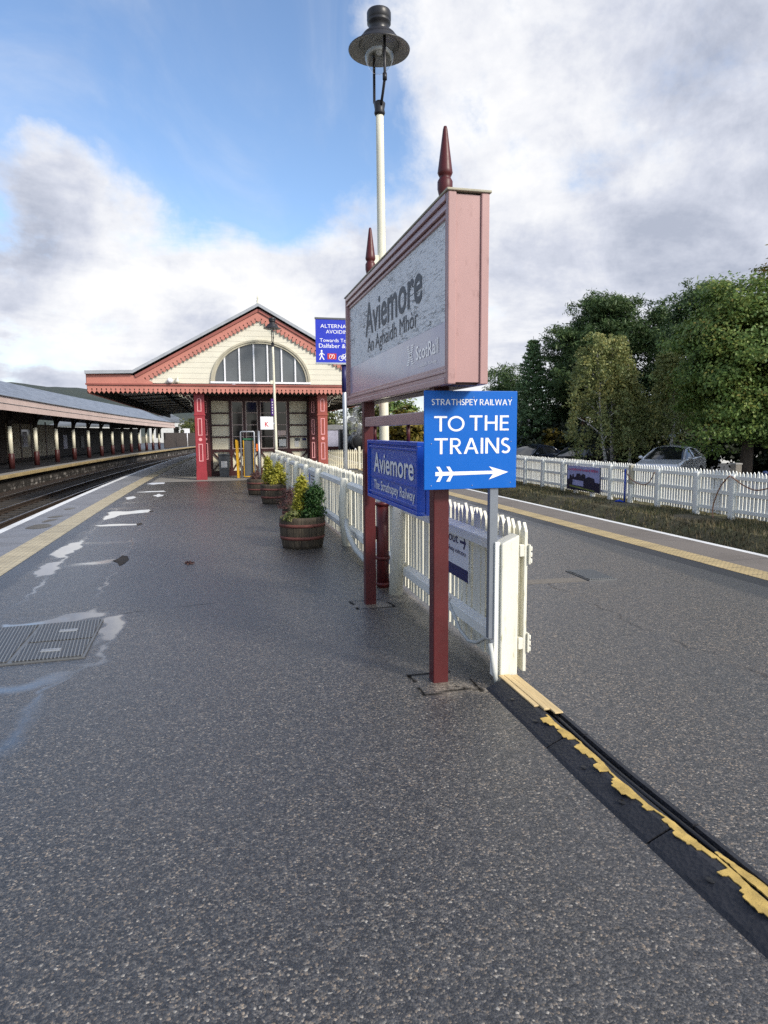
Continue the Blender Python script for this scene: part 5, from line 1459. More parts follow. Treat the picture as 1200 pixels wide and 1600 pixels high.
pn = MB().box(4.80, 5.20, 29.57, 29.59, .30, .82).build('panel', M['box_blue'], S)
m = MB()
for k in range(4): m.box(4.85, 5.13 - .05 * (k % 2), 29.567, 29.5695, .70 - k * .09, .73 - k * .09)
m.build('printed_lines', M['white_letter'], pn)

# ------------------------------------------------------------------ opposite platform canopy
def opposite():
    S = thing('canopy_building', 'long slate roofed platform canopy with cream and maroon columns across the tracks', 'building', (-13, 50, -.2))
    fall = lambda y: -.0095 * (y - 35)
    Ya, Yb = 8.0, 91.0
    def skin(name, pts, mat, par=S):
        n = 42; vs = []; fs = []
        for i in range(n + 1):
            y = Ya + (Yb - Ya) * i / n
            vs += [(x + sh(y), y, z + fall(y)) for x, z in pts]
            if i:
                k = len(pts)
                for j in range(k - 1): fs.append(((i - 1) * k + j, (i - 1) * k + j + 1, i * k + j + 1, i * k + j))
        return MB().add(vs, fs).build(name, mat, par, fix=False)
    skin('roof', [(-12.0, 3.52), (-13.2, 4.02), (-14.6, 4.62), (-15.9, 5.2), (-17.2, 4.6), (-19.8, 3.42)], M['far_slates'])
    m = MB(); bent_bar(m, -12.06, -11.98, 3.20, 3.55, Ya, Yb, 2, fall); m.build('fascia', M['pale_salmon'], S)
    m = MB(); bent_bar(m, -12.03, -11.95, 2.86, 3.18, Ya, Yb, 2, fall); m.build('valance', M['pale_salmon'], S)
    m = MB(); bent_bar(m, -12.1, -11.93, 3.18, 3.205, Ya, Yb, 2, fall); bent_bar(m, -12.12, -11.90, 3.535, 3.57, Ya, Yb, 2, fall); m.build('gutter', M['dark_grey'], S)
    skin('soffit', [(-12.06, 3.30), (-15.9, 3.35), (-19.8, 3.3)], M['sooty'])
    # end hip
    y = Yb; d = sh(y); f = fall(y)
    MB().add([(-12 + d, y, 3.52 + f), (-15.9 + d, y, 5.2 + f), (-19.8 + d, y, 3.42 + f), (-12 + d, y, 2.86 + f), (-19.8 + d, y, 2.86 + f)], [(0, 1, 2), (3, 0, 2, 4)]).build('end_wall', M['dark_boards'], S, fix=False)
    # rear wall: dark boards, then cream panelling near the buildings
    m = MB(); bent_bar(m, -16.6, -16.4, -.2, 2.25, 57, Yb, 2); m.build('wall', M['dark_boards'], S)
    m = MB(); bent_bar(m, -16.6, -16.4, -.2, 3.3, Ya, 57, 2); m.build('wall', M['brown_boards'], S)
    def panel(y0, y1, z0, z1, mat, name, off=0.0, par=S):
        m = MB(); bent_bar(m, -16.40 + off, -16.36 + off, z0, z1, y0, y1, 1.0); return m.build(name, mat, par)
    panel(50.5, 61.2, .0, 2.4, M['cream_dim'], 'wall_panel')
    for y in (50.6, 53.0, 55.2, 56.2, 58.5, 61.0): panel(y, y + .22, -.1, 2.6, M['maroon_dark'], 'wall_stud', .03)
    w = panel(53.3, 55.1, .75, 2.0, M['glass'], 'window', .02); panel(53.5, 54.3, .85, 1.85, M['lilac_grey'], 'window_poster', .045, w)
    panel(56.7, 57.5, .2, 1.9, M['fence_grey'], 'wall_poster', .02); panel(63, 64, .4, 1.6, M['lilac_grey'], 'wall_poster', .02); panel(68, 69, .4, 1.5, M['bin'], 'wall_poster', .02)
    # columns
    y0 = 40.75; colp = None
    for i in range(-6, 13):
        y = y0 + 3.8 * i + (.08 * i if i < 0 else 0)
        if i >= 0: y = 40.75 + 4.42 * i - .051 * i * i
        d = sh(y); h = 3.05 + fall(y)
        x = -13.0 + d
        c = MB().tube([(x, y, .62), (x, y, 2.15 + fall(y))], .115, 12).build('column', M['cream'], S)
        MB().tube([(x, y, -.2), (x, y, .60), (x, y, .63)], [.155, .155, .12], 12).build('column_base', M['maroon_dark'], c)
        m = MB()
        m.tube([(x, y, 2.15 + fall(y)), (x, y, h + .1)], .10, 8)
        for q in (-1, 1):
            m.tube([(x, y + q * (.05 + .95 * (1 - math.cos(a))), 2.2 + fall(y) + .85 * math.sin(a)) for a in [PI / 2 * k / 6 for k in range(7)]], .075, 6)
        m.tube([(x + .05 + .9 * (1 - math.cos(a)), y, 2.2 + fall(y) + .85 * math.sin(a)) for a in [PI / 2 * k / 6 for k in range(7)]], .075, 6)
        m.build('column_bracket', M['sooty'], c)
    return S
M['cream_dim'] = paint('aged_cream_panel', (.36, .32, .24), .6, .15)
opposite()
# beyond the canopy end
m = MB(); bent_bar(m, -13.6, -13.5, -.2, 1.75, 92, 128, 1.0)
tag(m.build('board_fence', M['brown_boards'], loc=(-9, 100, -.2)), 'tall brown board fence beyond the end of the far canopy', 'fence')
for k, (x, y, h) in enumerate(((-11.6, 97, 2.3), (-10.3, 103, 2.6), (-9.6, 108, 2.4))):
    S = thing('platform_sign', ('first small white sign on a post beyond the far canopy', 'second and taller white sign on a post beyond the far canopy', 'last white sign on a post beyond the far canopy')[k], 'sign', (x + sh(y), y, -.2), 'white signs beyond the far canopy')
    xx = x + sh(y); MB().tube([(xx, y, -.2), (xx, y, h)], .06, 8).build('post', M['white_sign'], S); MB().box(xx - .36, xx + .36, y - .09, y - .065, h - .6, h).build('panel', M['white_sign'], S)
def house(name, label, c, w, d, h, roofh, wallmat, roofmat):
    x, y, z = c
    S = thing(name, label, 'house', c)
    MB().box(x - w / 2, x + w / 2, y - d / 2, y + d / 2, z, z + h).build('wall', wallmat, S)
    m = MB(); m.prism([(x - w / 2 - .3, z + h), (x + w / 2 + .3, z + h), (x, z + h + roofh)], FY, y - d / 2 - .3, y + d / 2 + .3); m.build('roof', roofmat, S)
    for q in (-.25, .25):
        g = MB().box(x + w * q - .5, x + w * q + .5, y - d / 2 - .02, y - d / 2 + .02, z + h * .35, z + h * .8).build('window', M['glass'], S)
        m = MB(); m.box(x + w * q - .58, x + w * q + .58, y - d / 2 - .03, y - d / 2 - .021, z + h * .35 - .08, z + h * .35); m.build('sill', M['white_sign'], g)
    return S
house('white_house', 'small white house beyond the end of the far platform', (-11.5, 150, -1), 7, 8, 5.0, 2.0, M['house_white'], M['far_slates'])
house('long_shed', 'low grey roofed shed behind the brown board fence', (-22, 130, -1), 12, 20, 4.0, 2.2, M['house_white'], M['far_slates'])
m = MB(); bent_bar(m, -8.2, -8.1, -.9, .75, 112, 150, 1.0)
tag(m.build('panel_fence', M['fence_white'], loc=(1, 120, -.9)), 'pale panel fence at the far end of the tracks', 'fence')
S = thing('equipment_cabinet', 'bright blue cabinet beside the track at the far platform end', 'cabinet', (-2.2, 92, -.95))
MB().box(-2.6, -1.6, 91.6, 92.4, -.95, .45).build('body', M['box_blue'], S, bevel=.03); MB().box(-2.65, -1.55, 91.55, 92.45, .45, .53).build('lid', M['box_blue'], S)

# ------------------------------------------------------------------ white boundary fence on the right
def boundary():
    S = thing('boundary_fence', 'long white picket fence between the grass and the car park', 'fence', (10.5, 20, -.5))
    X = 10.42; ys = [5.4, 6.8, 8.2, 9.6, 11.0, 12.4, 13.75, 15.0, 16.6, 17.9, 19.0, 20.05, 21.15, 22.1, 23.7, 25.3, 26.9, 28.5, 30.1, 31.7, 33.3, 34.9, 36.5, 38.1, 39.7, 41.3]
    for i, y in enumerate(ys):
        d = sh(y); l = random.uniform(-.012, .012)
        if abs(y - 17.9) < .01:
            MB().prism([(X + d, -.5), (X + d + .11, -.5), (X + d + .11, .05), (X + d, .05)], FY, y - .065, y + .065).build('post', M['fence_white'], S, bevel=.01)
            MB().box(X + d + .0, X + d + .10, y - .06, y + .06, .052, .62).build('post', M['fence_grey'], S, bevel=.01)
        else:
            m = MB(); m.prism([(X + d, -.52), (X + d + .12, -.52), (X + d + .12 + l, .56), (X + d + .06 + l, .60), (X + d + l, .56)], FY, y - .07, y + .07); m.build('post', M['fence_white'], S, bevel=.012)
    for a, b in zip(ys, ys[1:]):
        m = MB(); y = a
        while y < b - .02:
            d = sh(y); j = random.gauss(0, .008)
            m.prism([(y - .036, -.42 + j), (y + .036, -.42 + j), (y + .036, .60 + j), (y, .66 + j), (y - .036, .60 + j)], FX, X + d + .125 + j * .4, X + d + .145 + j * .4); y += .112
        m.build('picket_panel', M['fence_white'], S)
    for z in (-.33, .08, .46):
        m = MB(); bent_bar(m, X + .075, X + .122, z, z + .085, ys[0], ys[-1], 1.4); m.build('rail', M['fence_white'], S)
    return S
boundary()
S = thing('grey_post', 'short grey concrete post standing behind the white boundary fence', 'post', (10.9, 13.5, -.5))
MB().box(10.72, 10.9, 13.97, 14.15, -.5, .80).build('shaft', M['concrete_patch'], S, bevel=.015)
MB().box(10.71, 10.91, 13.96, 14.16, .80, .84).build('cap', M['concrete'], S, bevel=.008)
def slung(name, pts, r, mat, label, cat='hose'):
    m = MB(); P = [Vector(p) for p in pts]; Q = []
    for i in range(len(P) - 1):
        a = P[max(0, i - 1)]; b = P[i]; c = P[i + 1]; d = P[min(len(P) - 1, i + 2)]
        for k in range(6):
            t = k / 6; Q.append(.5 * ((2 * b) + (c - a) * t + (2 * a - 5 * b + 4 * c - d) * t * t + (3 * b - a - 3 * c + d) * t ** 3))
    Q.append(P[-1]); m.tube(Q, r, 8); o = m.build(name, mat, loc=tuple(P[len(P) // 2])); tag(o, label, cat)
slung('hose', [(10.38, 18.0, .42), (10.38, 17.75, .22), (10.38, 17.3, .10), (10.38, 16.9, .16), (10.37, 16.62, .48)], .014, M['hose'], 'brown hose looped across one bay of the white boundary fence')
slung('hose', [(10.38, 13.75, .56), (10.37, 14.02, .30), (10.37, 14.22, -.1), (10.36, 14.25, -.35), (10.30, 14.15, -.5)], .016, M['hose'], 'brown hose hanging down to the grass from the white fence')
slung('hose', [(10.38, 13.7, .54), (10.38, 13.3, .36), (10.38, 12.9, .28), (10.38, 12.4, .40), (10.37, 11.9, .56)], .016, M['hose'], 'brown hose sagging along the fence top nearest the frame edge')
S = thing('standpipe', 'blue water pipe with small tap strapped to the grey fence post', 'pipe', (10.36, 18.0, -.5))
MB().tube([(10.37, 18.02, -.5), (10.37, 18.02, .50)], .024, 8).build('pipe', M['blue_pipe'], S)
MB().tube([(10.20, 18.25, -.49), (10.25, 18.05, -.46), (10.33, 17.95, -.49), (10.28, 18.15, -.44), (10.20, 18.22, -.48)], .022, 8).build('coil', M['blue_pipe'], S)
MB().tube([(10.34, 18.02, .44), (10.26, 18.02, .44), (10.25, 18.02, .40)], .014, 6).build('tap', M['black'], S)
# poster on the fence
def poster():
    S = thing('poster_banner', 'purple printed banner with dark silhouettes on the white boundary fence', 'banner', (10.4, 20.4, -.4))
    x = 10.395; ya, yb, z0, z1 = 21.55, 19.45, -.36, .46; L = ya - yb; H = z1 - z0
    pn = MB().box(x, x + .012, yb, ya, z0, z1).build('panel', M['poster_sky'], S)
    def put(polys, mat, name, dz):
        m = MB()
        for k, P in enumerate(polys): m.add([(x - dz - .0004 * k, ya - a * L, z0 + b * H) for a, b in P], [tuple(range(len(P)))])
        m.build(name, mat, pn, fix=False)
    skyline = [(.0, .0), (1, .0), (1, .38), (.86, .40), (.84, .55), (.66, .60), (.58, .52), (.57, .66), (.50, .70), (.44, .62), (.40, .70), (.30, .68), (.28, .56), (.22, .52), (.21, .66), (.17, .64), (.16, .52), (.12, .62), (.08, .60), (.07, .44), (0, .42)]
    put([skyline], M['poster_dark'], 'printed_silhouette', .002)
    put([[(.18, .20), (.52, .18), (.52, .40), (.18, .42)]], M['poster_sky'], 'printed_block', .004)
    put([[(.08, .12), (.85, .02), (.85, .07), (.08, .19)]], M['poster_green'], 'printed_lawn', .004)
    r = random.Random(3); w = []; a = .04
    while a < .92:
        d = r.uniform(.02, .05); w.append([(a, .80), (a + d, .80), (a + d, .80 + r.uniform(.06, .11)), (a, .80 + r.uniform(.06, .11))]); a += d + r.uniform(.008, .022)
    put(w, M['poster_red'], 'printed_wording', .002)
    m = MB()
    for yy in (ya, yb): m.box(x - .004, x + .016, yy - .012, yy + .012, z0 - .01, z1 + .01)
    m.build('edge_binding', M['bin'], S)
poster()
# ------------------------------------------------------------------ cars
def make_car(name, label, paintmat, loc, rot, hatch=False):
    S = thing(name, label, 'car', (0, 0, 0), 'cars parked behind the white fence')
    rear = 1.95 if hatch else 2.25
    low = [(-2.18, .30), (-2.24, .48), (-2.18, .66), (-1.95, .76), (-1.12, .91), (-.9, .94), (1.6, 1.0), (rear - .08, .97), (rear, .80), (rear + .03, .50), (rear - .06, .30)]
    m = MB(); n = len(low); secs = []
    for yy, sc, dz in ((-.88, .955, -.0), (-.80, 1.0, .02), (.80, 1.0, .02), (.88, .955, 0)):
        secs.append([(x * (sc if abs(x) > 1.8 else 1), yy, z + (dz if z > .6 else 0)) for x, z in low])
    vs = [p for s in secs for p in s]; fs = [tuple(range(n))[::-1], tuple(range(3 * n, 4 * n))]
    for i in range(3):
        for k in range(n): fs.append((i * n + k, i * n + (k + 1) % n, (i + 1) * n + (k + 1) % n, (i + 1) * n + k))
    m.add(vs, fs); m.build('body', paintmat, S, bevel=.05, seg=3)
    top = [(-1.10, .93), (-.62, 1.20), (-.22, 1.395), (.25, 1.46), (.75, 1.445), (1.15, 1.36), (1.45, 1.24), (1.95, 1.00)] if not hatch else [(-1.10, .93), (-.62, 1.20), (-.22, 1.41), (.25, 1.49), (.85, 1.49), (1.40, 1.44), (1.72, 1.22), (1.90, .98)]
    def shell(grow, pts, zlo):
        vs = []; fs = []; k = 7
        for x, z in pts:
            t = (z - .93) / .55; hw = .82 - .22 * t + grow
            ring_ = [(hw, zlo if zlo < z else z), (hw - .02, z - .10 * min(1, t)), (hw - .14, z - .02 * min(1, t * 2)), (0, z + .02 + grow), (-(hw - .14), z - .02 * min(1, t * 2)), (-(hw - .02), z - .10 * min(1, t)), (-hw, zlo if zlo < z else z)]
            wl = .84 + grow
            ring_[0] = (wl, .93); ring_[6] = (-wl, .93)
            vs += [(x, a, b + (grow if 0 < j < 6 else 0)) for j, (a, b) in enumerate(ring_)]
        for i in range(len(pts) - 1):
            for j in range(k - 1): fs.append((i * k + j, i * k + j + 1, (i + 1) * k + j + 1, (i + 1) * k + j))
        return vs, fs, k
    vs, fs, k = shell(0, top, .93)
    MB().add(vs, fs, True).build('window', M['car_glass'], S, fix=False)
    vs, fs, k = shell(.012, top, .93)
    rf = []
    for i in range(len(top) - 1):
        for j in range(k - 1):
            if 2 <= i <= (4 if not hatch else 4) and 1 <= j <= 4: rf.append(fs[i * (k - 1) + j])
    MB().add(vs, rf, True).build('roof', paintmat, S, fix=True)
    m = MB()
    for q in (-1, 1):
        j = 1 if q > 0 else 5
        edge = [vs[i * k + j] for i in range(len(top))]
        m.tube(edge, .035, 6)
        b0 = vs[3 * k + j]; m.beam((.30, q * .845, .95), b0, .06, .03, (0, 1, 0))
        m.tube([(1.55, q * .85, .98), vs[5 * k + j]], .06, 6)
    m.build('pillar', paintmat, S)
    for q in (-1, 1):
        m = MB(); m.ball((-.86, q * .97, 1.0), .10, 10, 6, (.6, 1, .7)); m.build('wing_mirror', paintmat, S)
        MB().box(-2.20, -2.05, q * .62 - .17, q * .62 + .17, .60, .70).build('headlight', M['headlamp'], S, bevel=.02)
        MB().box(rear - .06, rear + .02, q * .66 - .16, q * .66 + .16, .70, .88).build('tail_light', M['tail'], S, bevel=.02)
        for x in (-1.42, 1.32):
            w = MB(); c = Vector((x, q * .80, .33))
            prof = [(.20, -.10), (.31, -.10), (.33, -.07), (.33, .07), (.31, .10), (.20, .10)]
            vs2 = []; f2 = []; N = 20
            for r, o in prof:
                for t in range(N):
                    a = 2 * PI * t / N; vs2.append((c.x + r * math.cos(a), c.y + q * o, c.z + r * math.sin(a)))
            for i in range(len(prof) - 1):
                for t in range(N): f2.append((i * N + t, i * N + (t + 1) % N, (i + 1) * N + (t + 1) % N, (i + 1) * N + t))
            wh = w.add(vs2, f2, True).build('wheel', M['tyre'], S)
            r_ = MB()
            for t in range(5):
                a = 2 * PI * t / 5; r_.beam((c.x, c.y + q * .085, c.z), (c.x + .2 * math.cos(a), c.y + q * .085, c.z + .2 * math.sin(a)), .06, .03, (0, 1, 0))
            r_.build('rim', M['rim'], wh)
    S.location = loc; S.rotation_euler = (0, 0, rot)
    return S
make_car('parked_car', 'silver saloon car behind the white fence under the big maple', M['car_silver'], (17.0, 24.9, -.47), rad(38))
make_car('parked_car', 'dark blue hatchback behind the fence beside the printed banner', M['car_black'], (15.7, 29.9, -.5), rad(32), True)
make_car('parked_car', 'black car peeping over the fence right beside the bright blue sign', M['car_dark_blue'], (14.3, 32.6, -.5), rad(32))
make_car('parked_car', 'blue bonneted car at the end of the row, half behind the fence', M['car_blue'], (17.1, 18.0, -.78), rad(8), True)

# ------------------------------------------------------------------ trees
def limbs(m, base, h, rad0, n, spread, z0=.35, z1=.95, lean=(0, 0), rise=.35):
    """a tapered trunk and n side limbs; returns limb ends"""
    x, y, z = base; ends = []
    pts = []; K = 9
    for i in range(K + 1):
        t = i / K; pts.append((x + lean[0] * t + .12 * math.sin(t * 5 + x), y + lean[1] * t + .12 * math.cos(t * 4 + y), z + h * t))
    m.tube(pts, [rad0 * (1 - .88 * i / K) for i in range(K + 1)], 9)
    for k in range(n):
        t = z0 + (z1 - z0) * (k + random.random()) / n; i = min(K - 1, int(t * K)); p = Vector(pts[i]).lerp(Vector(pts[i + 1]), t * K - i)
        a = k * 2.4 + random.random(); L = spread * (1.1 - t * .75) * random.uniform(.7, 1.1)
        e = p + Vector((math.cos(a) * L, math.sin(a) * L, L * rise)); mid = (p + e) / 2 + Vector((0, 0, L * .08))
        r = rad0 * (1 - t) * .45 + .012
        m.tube([p, mid, e], [r, r * .7, r * .25], 6); ends.append((np.array(mid), np.array(e)))
    return pts, ends
def crown(name, C, leaf, mat, parent, up=.5, aspect=.6, center=None, droop=0.0, out=None):
    if center is not None:
        out = C - center; out = out / (np.linalg.norm(out, axis=1, keepdims=True) + 1e-6) * .7
    V, Fq = leaf_quads(C, leaf, up, aspect, out, droop)
    return link_mesh(name, quads(name, V, Fq), M[mat], parent)
TG = 'trees behind the car park'
def broadleaf(label, base, h, rx, ry, zlow, n, mat, leaf=.11, lobes=46, group=TG, name='broadleaf_tree', trunk_r=.22, bark='bark', clump=.42, tilt=(0, 0)):
    S = thing(name, label, 'tree', base, group)
    x, y, z = base; m = MB()
    pts, ends = limbs(m, base, h * .9, trunk_r, 16, max(rx, ry) * .75, zlow / h * .9, .9, tilt, .5)
    cz = z + (zlow + h) / 2; hz = (h - zlow) / 2; ctr = np.array([x + tilt[0] * .6, y + tilt[1] * .6, cz])
    L = []
    while len(L) < lobes:
        d = unit(1)[0]; r = rng.random() ** .33
        p = d * r; 
        if r < .45: continue
        w = 1.0 if p[2] > -.2 else 1.0 - .35 * (-.2 - p[2])
        L.append(ctr + np.array([p[0] * rx * w * .86, p[1] * ry * w * .86, p[2] * hz * .88]))
    L = np.array(L)
    for i in range(0, lobes, 3):
        e = L[i]; q = np.array(pts[5]); m.tube([tuple(q), tuple((q + e) / 2 + np.array([0, 0, .2])), tuple(e)], [.06, .035, .012], 5)
    m.build('trunk', M[bark], S)
    sub = 8; per = max(4, n // (lobes * sub)); P = []; O = []
    R = min(rx, ry, hz) * clump
    for c in L:
        rr = R * (.6 + .7 * rng.random())
        sc = c + unit(sub) * rr * np.array([1, 1, .75]) * (.75 + .35 * rng.random((sub, 1)))
        for s_c in sc:
            q = s_c + rng.normal(0, 1, (per, 3)) * rr * np.array([.26, .26, .13]) * (.7 + .6 * rng.random())
            P.append(q); O.append((q - c) / rr * .8 + (c - ctr) / np.linalg.norm(c - ctr) * .5)
    crown('crown', np.concatenate(P), leaf, mat, S, .55, .62, None, 0.0, np.concatenate(O))
    return S
def pine(label, base, h, r, zlow, n, lean=(0, 0), mat='pine_needles', leaf=.12, name='pine_tree', group=TG, flat=.8, clumps=70, rt=.6):
    S = thing(name, label, 'tree', base, group); x, y, z = base; m = MB()
    pts, ends = limbs(m, base, h * .97, .20, 18, r, zlow / h, .97, lean, .30)
    L = []
    for i in range(clumps):
        t = zlow / h + (1 - zlow / h) * rng.random() ** .9; a = rng.random() * 6.28
        s_ = (t - zlow / h) / (1 - zlow / h)
        rr = r * (1 - s_ ** 1.8 * rt) * (min(1, .45 + s_ * 2)) * math.sqrt(.08 + .92 * rng.random())
        ax = np.array(pts[min(9, int(t * 9))]); L.append(np.array([ax[0] + rr * math.cos(a), ax[1] + rr * math.sin(a), z + h * t]))
        if i % 3 == 0: m.tube([tuple(ax), tuple((ax + L[-1]) / 2 + np.array([0, 0, .1])), tuple(L[-1])], [.045, .03, .01], 5)
    m.build('trunk', M['pine_bark'], S)
    per = int(n * 1.7) // (clumps * 6); P = []
    for c in L:
        q = .32 + .38 * rng.random()
        for s_c in c + rng.normal(0, 1, (6, 3)) * np.array([q, q, q * .35]):
            P.append(s_c + rng.normal(0, 1, (per, 3)) * np.array([.20, .20, .12]))
    C = np.concatenate(P)
    V, Fq = leaf_quads(C, leaf, .2, .22)
    link_mesh('crown', quads('crown', V, Fq), M[mat], S)
    return S
def birch(label, base, h, r, zlow, n, lean=(0, 0), stems=1):
    S = thing('birch_tree', label, 'tree', base, TG); x, y, z = base; m = MB(); allp = []
    for k in range(stems):
        b = (x + .5 * k, y + .3 * k, z); ln = (lean[0] + .5 * (k - (stems - 1) / 2), lean[1])
        pts, ends = limbs(m, b, h * .96, .085, 14, r * .8, zlow / h, .95, ln, .7); allp.append(pts)
    m.build('trunk', M['birch_bark'], S)
    P = []
    strands = 210
    for i in range(strands):
        pts = allp[i % stems]; t = zlow / h + (1 - zlow / h) * rng.random() ** .85; ax = np.array(pts[min(9, int(t * 9))])
        s_ = (t - zlow / h) / (1 - zlow / h); a = rng.random() * 6.28
        rr = r * (1 - .75 * s_ ** 1.5) * math.sqrt(rng.random())
        top = np.array([ax[0] + rr * math.cos(a), ax[1] + rr * math.sin(a), z + h * t + .2]); ln_ = (.5 + 1.2 * rng.random()) * (1.1 - .6 * s_)
        k = n // strands; u = rng.random(k)
        P.append(top + np.stack([rng.normal(0, .07 + .06 * u), rng.normal(0, .07 + .06 * u), -u * ln_], -1) + np.stack([np.cos(a) * u * .25, np.sin(a) * u * .25, 0 * u], -1))
    crown('crown', np.concatenate(P), .062, 'birch_leaves', S, .0, .55, None, .7)
    return S
G = -.5
birch('pale drooping birch with two white stems in front of the pines', (15.9, 27.9, G), 6.4, 1.75, 1.7, 17000, (-.5, .1), 2)
birch('slim birch with one straight white stem beside the maple', (17.95, 26.4, G), 5.5, 1.15, 2.2, 9000, (.05, 0), 1)
birch('narrow birch leaning between the pale birch and the slim one', (17.0, 27.7, G), 4.7, .95, 1.5, 6500, (-.4, 0), 1)
pine('tall broad dark pine rising behind the pale birch', (19.7, 34.4, G), 9.3, 2.1, 3.0, 26000, (.4, .3), clumps=90)
pine('rounded dark pine leaning out from the left of the tall pine', (18.9, 35.2, G), 7.7, 1.45, 3.8, 17000, (-.5, 0), clumps=60, rt=.35)
pine('pointed dark pine between the pale birch and the maple', (22.4, 33.7, G), 8.7, 1.4, 2.0, 20000, (0, 0), clumps=80, rt=.9)
pine('low dark pine to the right of the pale green spruce', (19.4, 38.5, G), 6.2, 1.5, .6, 15000, clumps=70, rt=.7)
pine('dark pine far left of the group, above the bright blue sign', (17.4, 42.9, G), 6.1, 1.6, .6, 11000, clumps=60, rt=.7)
pine('scraggy dark pine standing up behind the left of the maple', (22.0, 29.8, G), 9.0, 1.4, 3.0, 17000, (-.2, 0), clumps=70, rt=.45)
def spruce(label, base, h, r, n):
    S = thing('spruce_tree', label, 'tree', base, TG); x, y, z = base; m = MB(); P = []
    m.tube([(x, y, z), (x, y, z + h)], [.12, .01], 8)
    lv = 30
    for i in range(lv):
        t = .06 + .92 * i / lv; L = r * (1 - t) ** .8 * random.uniform(.75, 1.1) + .08
        for k in range(7):
            a = k * .9 + i * 1.3 + random.random() * .4; e = np.array([x + L * math.cos(a), y + L * math.sin(a), z + h * t + L * .25])
            b = np.array([x, y, z + h * t]); m.tube([tuple(b), tuple(e)], [.02, .005], 4)
            c = max(4, n // (lv * 7)); u = .2 + .8 * rng.random(c)
            P.append(b + (e - b) * u[:, None] + rng.normal(0, 1, (c, 3)) * np.array([.10, .10, .06]) * (1 - .4 * t))
    m.build('trunk', M['bark'], S)
    V, Fq = leaf_quads(np.concatenate(P), .09, .3, .3); link_mesh('crown', quads('crown', V, Fq), M['spruce_needles'], S)
spruce('pale green spruce with a thin pointed tip left of the pines', (16.5, 37.0, G), 7.6, 1.9, 22000)
broadleaf('huge green maple filling the right edge above the silver car', (18.0, 21.9, G), 8.35, 2.55, 2.6, 1.15, 110000, 'maple_leaves', .060, 66, name='maple_tree', trunk_r=.26)
broadleaf('maple turning yellow and brown at the far right edge', (20.7, 21.6, G), 9.2, 2.3, 2.3, 1.4, 60000, 'maple_turning', .065, 48, name='maple_tree')
broadleaf('dense green maple beyond the right edge of the car row', (22.6, 18.8, G), 8.6, 2.8, 2.8, 1.0, 30000, 'maple_leaves', .085, 44, name='maple_tree')
# understorey shrubs, leaves near black to stand for shadow under the trees
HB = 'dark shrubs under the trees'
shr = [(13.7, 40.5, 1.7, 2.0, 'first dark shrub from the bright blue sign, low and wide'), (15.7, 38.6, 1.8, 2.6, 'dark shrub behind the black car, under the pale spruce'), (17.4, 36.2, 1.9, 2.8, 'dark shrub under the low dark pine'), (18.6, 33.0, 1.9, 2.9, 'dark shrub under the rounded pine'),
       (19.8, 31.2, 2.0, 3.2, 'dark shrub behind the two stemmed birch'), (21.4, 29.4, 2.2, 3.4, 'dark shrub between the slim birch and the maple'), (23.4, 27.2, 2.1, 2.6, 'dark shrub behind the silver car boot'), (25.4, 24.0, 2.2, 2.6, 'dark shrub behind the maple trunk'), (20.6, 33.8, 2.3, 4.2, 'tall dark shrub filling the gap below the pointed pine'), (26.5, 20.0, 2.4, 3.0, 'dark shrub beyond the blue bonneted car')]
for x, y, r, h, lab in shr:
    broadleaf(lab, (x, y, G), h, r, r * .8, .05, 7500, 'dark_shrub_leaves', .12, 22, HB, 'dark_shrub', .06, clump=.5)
broadleaf('yellowing shrub between the spruce and the pale birch', (17.0, 34.9, G), 2.5, .9, .8, .3, 3600, 'yellow_shrub_leaves', .07, 16, HB, 'yellow_shrub', .03)
FG = 'far trees behind the station'
for i, (x, y, h, r, mat, lab) in enumerate([(12.8, 66, 5.8, 2.4, 'far_leaves', 'yellow green tree showing under the name board, behind the steam engine'), (17.5, 72, 6.6, 2.8, 'maple_leaves', 'darker green tree under the name board beside the cream lamp post'), (10.2, 84, 7.2, 3.0, 'far_leaves', 'pale autumn tree behind the carriage roof'),
                                            (21.5, 64, 6.0, 2.6, 'dark_shrub_leaves', 'dark tree just left of the bright blue sign'), (15.0, 58, 4.6, 2.0, 'yellow_shrub_leaves', 'small yellow tree between the maroon post and the bright blue sign'), (23.5, 56, 5.4, 2.4, 'dark_shrub_leaves', 'dark tree hidden mostly behind the bright blue sign'),
                                            (-5.2, 128, 5.6, 3.0, 'far_leaves', 'green tree under the canopy edge left of the red pillar'), (-1.2, 138, 6.2, 3.2, 'maple_leaves', 'dark green tree right beside the bright red pillar'), (6.5, 96, 6.4, 3.0, 'maple_leaves', 'green tree glimpsed right of the faded pillar')]):
    broadleaf(lab, (x, y, -.9), h, r, r, .4, 7000, mat, .17, 26, FG, 'broadleaf_tree', .14)
house('pale_house', 'white building glimpsed through the maple branches', (33.5, 40.5, -.5), 7, 6, 3.2, 1.8, M['house_white'], M['far_slates'])

